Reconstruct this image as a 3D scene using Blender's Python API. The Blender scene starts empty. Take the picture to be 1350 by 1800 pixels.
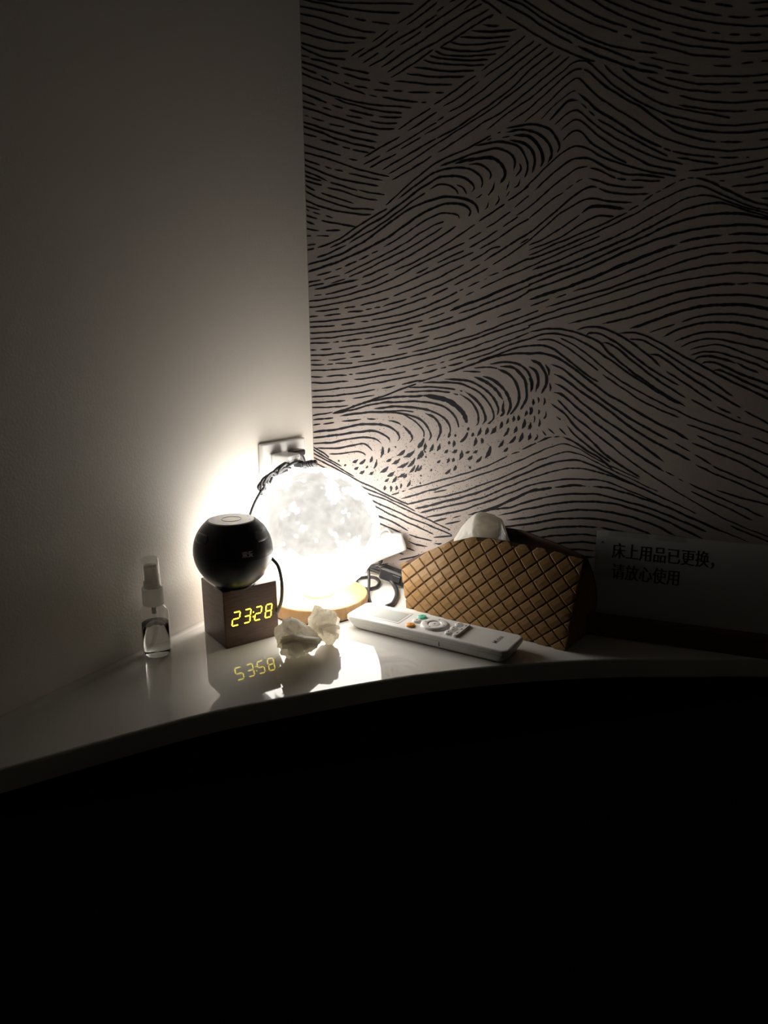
import bpy, bmesh, math, random
from mathutils import Vector, Matrix, noise

# ------------------------------------------------------------------ camera, light, exposure
TZ = 0.62                       # height of the corner shelf's top above the floor
scene = bpy.context.scene
scene.view_settings.view_transform = 'Standard'
scene.view_settings.look = 'None'
scene.view_settings.gamma = 1.0
scene.view_settings.use_curve_mapping = False
scene.view_settings.exposure = 0.0

FPX, PITCH, ROLL, YAW, HCAM = 1350.0, math.radians(14.5), math.radians(-.44), math.radians(30.8), .335
FW = Vector((-math.sin(YAW)*math.cos(PITCH), math.cos(YAW)*math.cos(PITCH), -math.sin(PITCH)))
_rt = Vector((math.cos(YAW), math.sin(YAW), 0)); _up = _rt.cross(FW)
RT = _rt*math.cos(ROLL) + _up*math.sin(ROLL)
UP = _up*math.cos(ROLL) - _rt*math.sin(ROLL)
CAM = Vector((.5842, -.8013, HCAM))         # in shelf coordinates (z = 0 on the shelf top)
cd = bpy.data.cameras.new('camera'); cam = bpy.data.objects.new('camera', cd)
scene.collection.objects.link(cam); scene.camera = cam
cd.sensor_fit = 'HORIZONTAL'; cd.sensor_width = 36.0; cd.lens = 36.0; cd.clip_start = .01
cam.matrix_world = Matrix(((RT.x, UP.x, -FW.x, CAM.x), (RT.y, UP.y, -FW.y, CAM.y), (RT.z, UP.z, -FW.z, CAM.z+TZ), (0, 0, 0, 1)))

world = bpy.data.worlds.new('night'); scene.world = world; world.use_nodes = True
bgn = world.node_tree.nodes['Background']
bgn.inputs[0].default_value = (.35, .75, 1.0, 1); bgn.inputs[1].default_value = .0012     # almost no light in the rest of the room
LAMP_STRENGTH = 8.6
scene.cycles.use_light_tree = False
scene.cycles.max_bounces = 7; scene.cycles.diffuse_bounces = 3; scene.cycles.glossy_bounces = 3; scene.cycles.transmission_bounces = 6; scene.cycles.transparent_max_bounces = 10

# ------------------------------------------------------------------ helpers
COL = scene.collection
G4 = math.radians(4.0)
WU = Vector((math.cos(G4), math.sin(G4), 0))       # along the papered wall, away from the corner
WN = Vector((WU.y, -WU.x, 0))                      # out of the papered wall into the room

def ray(x, y): return FW + RT*((x-675.0)/FPX) + UP*((900.0-y)/FPX)
def on_shelf(x, y, z=0.0):
    r = ray(x, y); return CAM + r*((z-CAM.z)/r.z)
def on_wall(x, y, off=0.0):
    r = ray(x, y); return CAM + r*((off - CAM.dot(WN))/r.dot(WN))
def at_depth(x, y, d): return CAM + ray(x, y)*d

def material(name, color, rough=.5, metal=0.0, spec=.5, emit=None, estr=0.0, trans=0.0, ior=1.45, coat=0.0):
    m = bpy.data.materials.new(name); m.use_nodes = True
    b = m.node_tree.nodes['Principled BSDF']
    b.inputs['Base Color'].default_value = (*color, 1); b.inputs['Roughness'].default_value = rough
    b.inputs['Metallic'].default_value = metal; b.inputs['Specular IOR Level'].default_value = spec
    b.inputs['IOR'].default_value = ior; b.inputs['Transmission Weight'].default_value = trans
    b.inputs['Coat Weight'].default_value = coat
    if emit: b.inputs['Emission Color'].default_value = (*emit, 1); b.inputs['Emission Strength'].default_value = estr
    return m
def nd(m, t, **kw):
    n = m.node_tree.nodes.new(t)
    for k, v in kw.items():
        if k.startswith('i_'): n.inputs[k[2:].replace('_', ' ')].default_value = v
        else: setattr(n, k, v)
    return n
def lk(m, a, b): m.node_tree.links.new(a, b)
def bsdf(m): return m.node_tree.nodes['Principled BSDF']
def coords(m): return nd(m, 'ShaderNodeTexCoord').outputs['Object']
def add_noise_color(m, scale, lo, hi, stretch=None, detail=6, p0=.3, p1=.7):
    c = coords(m)
    if stretch:
        mp = nd(m, 'ShaderNodeMapping'); mp.inputs['Scale'].default_value = stretch; lk(m, c, mp.inputs[0]); c = mp.outputs[0]
    n = nd(m, 'ShaderNodeTexNoise', i_Scale=scale, i_Detail=detail); lk(m, c, n.inputs['Vector'])
    r = nd(m, 'ShaderNodeValToRGB'); e = r.color_ramp.elements
    e[0].position = p0; e[0].color = (*lo, 1); e[1].position = p1; e[1].color = (*hi, 1)
    lk(m, n.outputs['Fac'], r.inputs[0]); lk(m, r.outputs[0], bsdf(m).inputs['Base Color'])
    return m
def add_bump(m, scale, dist, strength=.5, detail=4):
    n = nd(m, 'ShaderNodeTexNoise', i_Scale=scale, i_Detail=detail); lk(m, coords(m), n.inputs['Vector'])
    b = nd(m, 'ShaderNodeBump', i_Strength=strength, i_Distance=dist)
    lk(m, n.outputs['Fac'], b.inputs['Height']); lk(m, b.outputs[0], bsdf(m).inputs['Normal']); return m

def link(name, me, mat, parent=None, smooth=False, loc=None):
    o = bpy.data.objects.new(name, me); COL.objects.link(o)
    if mat and not me.materials: me.materials.append(mat)
    if parent: o.parent = parent
    if loc is not None: o.location = loc
    elif not parent: o.location = (0, 0, TZ)
    if smooth:
        for p in me.polygons: p.use_smooth = True
    return o
def obj(name, bm, mat, parent=None, smooth=False, loc=None, recalc=True):
    if recalc: bmesh.ops.recalc_face_normals(bm, faces=bm.faces)
    me = bpy.data.meshes.new(name); bm.to_mesh(me); bm.free()
    return link(name, me, mat, parent, smooth, loc)
def thing(name, label, cat, loc, rz=0.0, group=None):
    o = bpy.data.objects.new(name, None); COL.objects.link(o); o.empty_display_size = .02
    o.location = (loc[0], loc[1], loc[2]+TZ); o.rotation_euler = (0, 0, rz)
    tag(o, label, cat, group); return o
def tag(o, label, cat, group=None):
    o['label'] = label; o['category'] = cat
    if group: o['group'] = group
    return o
def struct(o, label=None):
    o['kind'] = 'structure'
    if label: o['label'] = label
    return o
def box(bm, lo, hi, mtx=None, bevel=0.0, seg=2):
    vs = [Vector((x, y, z)) for x in (lo[0], hi[0]) for y in (lo[1], hi[1]) for z in (lo[2], hi[2])]
    b2 = bmesh.new(); q = [b2.verts.new(v) for v in vs]
    for f in ((0, 1, 3, 2), (4, 6, 7, 5), (0, 4, 5, 1), (2, 3, 7, 6), (0, 2, 6, 4), (1, 5, 7, 3)): b2.faces.new([q[i] for i in f])
    bmesh.ops.recalc_face_normals(b2, faces=b2.faces)
    if bevel: bmesh.ops.bevel(b2, geom=list(b2.edges), offset=bevel, segments=seg, profile=.5, affect='EDGES')
    if mtx: bmesh.ops.transform(b2, matrix=mtx, verts=b2.verts)
    merge(bm, b2); return bm
def merge(bm, b2):
    mp = {v: bm.verts.new(v.co) for v in b2.verts}
    for f in b2.faces:
        try: bm.faces.new([mp[v] for v in f.verts])
        except ValueError: pass
    b2.free()
def boxo(name, lo, hi, mat, parent=None, bevel=0.0, mtx=None, smooth=False, seg=2):
    return obj(name, box(bmesh.new(), lo, hi, mtx, bevel, seg), mat, parent, smooth)
def lathe(prof, n=48, center=(0, 0)):
    bm = bmesh.new(); rings = []
    for r, z in prof:
        if r < 1e-6: rings.append([bm.verts.new((center[0], center[1], z))])
        else: rings.append([bm.verts.new((center[0]+r*math.cos(2*math.pi*i/n), center[1]+r*math.sin(2*math.pi*i/n), z)) for i in range(n)])
    for a, b in zip(rings, rings[1:]):
        for i in range(n):
            j = (i+1) % n
            if len(a) == 1 and len(b) == 1: continue
            if len(a) == 1: bm.faces.new((a[0], b[i], b[j]))
            elif len(b) == 1: bm.faces.new((a[i], a[j], b[0]))
            else: bm.faces.new((a[i], a[j], b[j], b[i]))
    return bm
def spline(pts, per=8, closed=False):
    pts = [Vector(p) for p in pts]; out = []
    n = len(pts)
    for i in range(n-1):
        p0 = pts[max(i-1, 0)]; p1 = pts[i]; p2 = pts[i+1]; p3 = pts[min(i+2, n-1)]
        for k in range(per):
            t = k/per
            out.append(.5*((2*p1) + (p2-p0)*t + (2*p0-5*p1+4*p2-p3)*t*t + (3*p1-p0-3*p2+p3)*t*t*t))
    out.append(pts[-1]); return out
def tube(pts, r, n=8, per=8, bm=None, flat=1.0):
    bm = bm or bmesh.new(); P = spline(pts, per); rings = []; ref = Vector((.3, .2, 1)).normalized()
    for i, p in enumerate(P):
        t = (P[min(i+1, len(P)-1)] - P[max(i-1, 0)]).normalized()
        a = t.cross(ref)
        if a.length < 1e-4: a = t.cross(Vector((1, 0, 0)))
        a.normalize(); b = t.cross(a); ref = -b if b.dot(ref) < 0 else b
        a = t.cross(ref).normalized(); b = ref
        rings.append([bm.verts.new(p + a*r*math.cos(2*math.pi*k/n) + b*r*flat*math.sin(2*math.pi*k/n)) for k in range(n)])
    for A, B in zip(rings, rings[1:]):
        for k in range(n): bm.faces.new((A[k], A[(k+1) % n], B[(k+1) % n], B[k]))
    bm.faces.new(rings[0][::-1]); bm.faces.new(rings[-1]); return bm
def text_mesh(name, s, size, mat, parent, mtx, xs=1.0, bold=0.0, extrude=.0001, shear=0.0, spacing=1.0):
    c = bpy.data.curves.new(name, 'FONT'); c.body = s; c.size = size; c.extrude = extrude; c.offset = bold; c.shear = shear
    c.space_character = spacing; c.resolution_u = 4
    o = bpy.data.objects.new(name+'_tmp', c); COL.objects.link(o)
    dg = bpy.context.evaluated_depsgraph_get(); me = bpy.data.meshes.new_from_object(o.evaluated_get(dg))
    bpy.data.objects.remove(o); bpy.data.curves.remove(c)
    me.name = name; me.transform(mtx @ Matrix.Diagonal((xs, 1, 1, 1))); me.materials.clear()
    return link(name, me, mat, parent)
def frame(o, x, y, z):
    return Matrix(((x[0], y[0], z[0], o[0]), (x[1], y[1], z[1], o[1]), (x[2], y[2], z[2], o[2]), (0, 0, 0, 1)))

# ------------------------------------------------------------------ materials
M = {}
M['paint'] = add_bump(material('wall_paint', (.88, .83, .755), .44, spec=.5), 420, .0005, .35)
M['paper'] = material('wallpaper', (.62, .53, .48), .75, spec=.2)
add_noise_color(M['paper'], 900, (.345, .298, .272), (.385, .338, .312)); add_bump(M['paper'], 1500, .0003, .5)
M['ceil'] = material('ceiling_paint', (.78, .76, .73), .7)
M['ink'] = material('print_ink', (.010, .010, .014), .6, spec=.25)
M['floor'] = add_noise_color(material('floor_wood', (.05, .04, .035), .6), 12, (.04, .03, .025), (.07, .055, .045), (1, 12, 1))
M['slab'] = material('white_slab', (.72, .70, .66), .035, spec=.5, ior=1.48)
M['sealant'] = material('sealant', (.70, .66, .60), .4)
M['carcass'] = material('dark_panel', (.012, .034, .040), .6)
M['white'] = material('white_plastic', (.80, .79, .77), .32)
M['white2'] = material('white_matte_plastic', (.78, .77, .75), .5)
M['black'] = material('black_plastic', (.012, .012, .014), .32)
M['blackm'] = material('black_matte', (.016, .016, .019), .33, spec=.5)
M['cablegrey'] = material('cable_grey', (.15, .15, .155), .35)
M['rubber'] = material('cable_rubber', (.028, .028, .03), .38)
M['gray'] = material('grey_disc', (.34, .34, .34), .28, metal=.7)
M['led'] = material('blue_led', (.1, .1, .3), .4, emit=(.22, .2, 1.0), estr=.8)
M['segment'] = material('clock_led', (.3, .3, .05), .4, emit=(1.0, .80, .045), estr=5.0)
M['green'] = material('green_button', (.10, .55, .36), .4)
M['orange'] = material('orange_button', (.85, .33, .06), .4)
M['lcd'] = material('lcd_screen', (.44, .46, .44), .18)
M['lcdframe'] = material('screen_window', (.66, .66, .64), .15)
M['graytext'] = material('grey_print', (.10, .10, .10), .5)
M['signtext'] = material('sign_print', (.012, .012, .012), .6)
M['card'] = material('sign_card', (.62, .61, .62), .55)
M['signwood'] = add_noise_color(material('red_brown_wood', (.13, .04, .02), .45), 60, (.09, .025, .013), (.17, .055, .028), (1, 10, 10))
M['leather'] = add_bump(add_noise_color(material('tan_leather', (.42, .22, .07), .45, spec=.4), 120, (.25, .142, .052), (.31, .18, .070)), 900, .0002, .4)
M['leatherdark'] = material('leather_backing', (.05, .022, .009), .7)
M['tissue'] = add_bump(material('tissue_paper', (.47, .465, .445), .85, spec=.1), 700, .0006, .5)
M['walnut'] = add_noise_color(material('walnut_veneer', (.09, .05, .035), .38), 40, (.085, .048, .036), (.19, .11, .080), (1.2, 1.2, 16), p0=.25, p1=.75)
M['beech'] = add_noise_color(material('beech_wood', (.70, .46, .22), .38), 30, (.43, .25, .105), (.56, .36, .165), (1, 9, 1), p0=.35, p1=.65)
def thin_plastic(name, tint, refl=.08):
    m = bpy.data.materials.new(name); m.use_nodes = True; nt = m.node_tree; nt.nodes.remove(nt.nodes['Principled BSDF'])
    out = nt.nodes['Material Output']; t = nd(m, 'ShaderNodeBsdfTransparent'); t.inputs[0].default_value = (*tint, 1)
    g = nd(m, 'ShaderNodeBsdfGlossy'); g.inputs['Roughness'].default_value = .06
    f = nd(m, 'ShaderNodeLayerWeight'); f.inputs['Blend'].default_value = .5
    pw = nd(m, 'ShaderNodeMath', operation='POWER'); lk(m, f.outputs['Facing'], pw.inputs[0]); pw.inputs[1].default_value = 4.0
    ml = nd(m, 'ShaderNodeMath', operation='MULTIPLY_ADD'); lk(m, pw.outputs[0], ml.inputs[0]); ml.inputs[1].default_value = .35; ml.inputs[2].default_value = .035
    x = nd(m, 'ShaderNodeMixShader'); lk(m, ml.outputs[0], x.inputs[0]); lk(m, t.outputs[0], x.inputs[1]); lk(m, g.outputs[0], x.inputs[2])
    lk(m, x.outputs[0], out.inputs[0]); return m
M['clear'] = thin_plastic('clear_plastic', (.93, .93, .92))
def milky(name, tr, col=(.86, .84, .80)):
    m = bpy.data.materials.new(name); m.use_nodes = True; nt = m.node_tree; b = bsdf(m); b.inputs['Base Color'].default_value = (*col, 1); b.inputs['Roughness'].default_value = .4
    t = nd(m, 'ShaderNodeBsdfTranslucent'); t.inputs[0].default_value = (*col, 1); x = nd(m, 'ShaderNodeMixShader'); x.inputs[0].default_value = tr
    lk(m, b.outputs[0], x.inputs[1]); lk(m, t.outputs[0], x.inputs[2]); lk(m, x.outputs[0], nt.nodes['Material Output'].inputs[0]); return m
M['milky'] = milky('milky_plastic', .55)
M['water'] = material('water', (.96, .97, .97), 0.0, trans=1.0, ior=1.33)

LAMP_C = Vector((.0806, -.1085, .0925)); LAMP_R = .0730
MARIA = [(470, 890, .012), (585, 905, .016), (545, 905, .014), (515, 860, .014), (492, 880, .018), (556, 878, .021), (560, 843, .015), (600, 850, .012), (622, 890, .016), (640, 925, .016),
         (478, 912, .014), (500, 935, .022), (560, 925, .015), (605, 930, .013), (530, 958, .015), (575, 955, .013), (640, 950, .008), (545, 940, .012), (530, 835, .010), (480, 950, .012)]
def moon_glow(d):
    """how strongly the printed shell lets the lamp through at direction d: grey plains, bright highlands and ray craters"""
    t = 0.0
    for c, rad in MARIA_P:
        q = (d*LAMP_R-c).length
        t = max(t, min(1.0, max(0.0, (rad*1.5-q)/(rad*1.1))))
    n1 = noise.fractal(d*2.4 + Vector((3.1, 0, 0)), .45, 2.2, 8); n2 = noise.fractal(d*6.0, .55, 2.1, 7); n3 = noise.fractal(d*9.0 + Vector((0, 5, 0)), .35, 2.2, 6)
    s = (t*.9 + n1*.34 + n3*.22) if t > 0 else 0.0
    dist = min(noise.voronoi(d*13.0 + Vector((n3, n2, n1))*.25)[0][0], noise.voronoi(d*24.0)[0][0]*1.3)
    if dist < .14: s -= .7*(1-dist/.14)
    k = min(1.0, max(0.0, (s-.18)/.30)); floor_ = .85 + .15*n2 + .09*n3 + .06*(1-k)
    return min(max(.70, floor_), 1.10) + (LAMP_STRENGTH-.9)*max(0.0, 1-k*1.25)**2.0
def _hit(px, py):
    d = ray(px, py).normalized(); o = CAM - LAMP_C; bq = o.dot(d); disc = bq*bq - (o.dot(o)-LAMP_R**2)
    return o + d*(-bq - math.sqrt(max(disc, 0)))
MARIA_P = [(_hit(x, y), r) for x, y, r in MARIA]
M['moon'] = material('moon_shell', (.8, .79, .77), .6, spec=.2, emit=(1.0, .955, .88), estr=1.0)
_at = nd(M['moon'], 'ShaderNodeAttribute'); _at.attribute_name = 'glow'; lk(M['moon'], _at.outputs['Fac'], bsdf(M['moon']).inputs['Emission Strength'])

# ------------------------------------------------------------------ the setting
FLOORZ = -TZ
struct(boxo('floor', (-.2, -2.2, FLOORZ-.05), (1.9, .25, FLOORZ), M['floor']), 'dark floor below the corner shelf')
wall_left = struct(boxo('wall_left', (-.10, -2.2, FLOORZ), (0, .02, 1.75), M['paint']), 'plain cream painted wall on the left')
struct(boxo('wall_back', (-.1, -2.3, FLOORZ), (2.0, -2.2, 1.75), M['paint']), 'plain wall behind the camera')
struct(boxo('wall_side', (1.9, -2.2, FLOORZ), (2.0, .25, 1.75), M['paint']), 'plain wall out of view on the right')
struct(boxo('ceiling', (-.1, -2.3, 1.75), (2.0, .25, 1.80), M['ceil']), 'plain ceiling out of view')
wm = frame((0, 0, 0), WU, (-WN.x, -WN.y, 0), (0, 0, 1))
wall_right = struct(boxo('wall_right', (0, 0, FLOORZ), (1.95, .10, 1.75), M['paper'], mtx=wm), 'wallpapered wall printed with dark wave lines')
# sealant beads where the shelf meets the two walls
def bead(name, pts):
    bm = bmesh.new(); rows = []
    for p, n in pts:
        p = Vector(p); n = Vector(n)
        rows.append([bm.verts.new(p + n*(.0055*(1-math.sin(a))) + Vector((0, 0, .0055*(1-math.cos(a))))) for a in [i*math.pi/12 for i in range(7)]] + [bm.verts.new(p)])
    for A, B in zip(rows, rows[1:]):
        for i in range(8): bm.faces.new((A[i], A[(i+1) % 8], B[(i+1) % 8], B[i]))
    bm.faces.new(rows[0]); bm.faces.new(rows[-1][::-1])
    return struct(obj(name, bm, M['sealant']))
bead('trim_1', [((0, -.62, 0), (1, 0, 0)), ((0, -.0, 0), (1, 0, 0))])
bead('trim_2', [((0, 0, 0), WN), (WU*.60, WN)])

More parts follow.
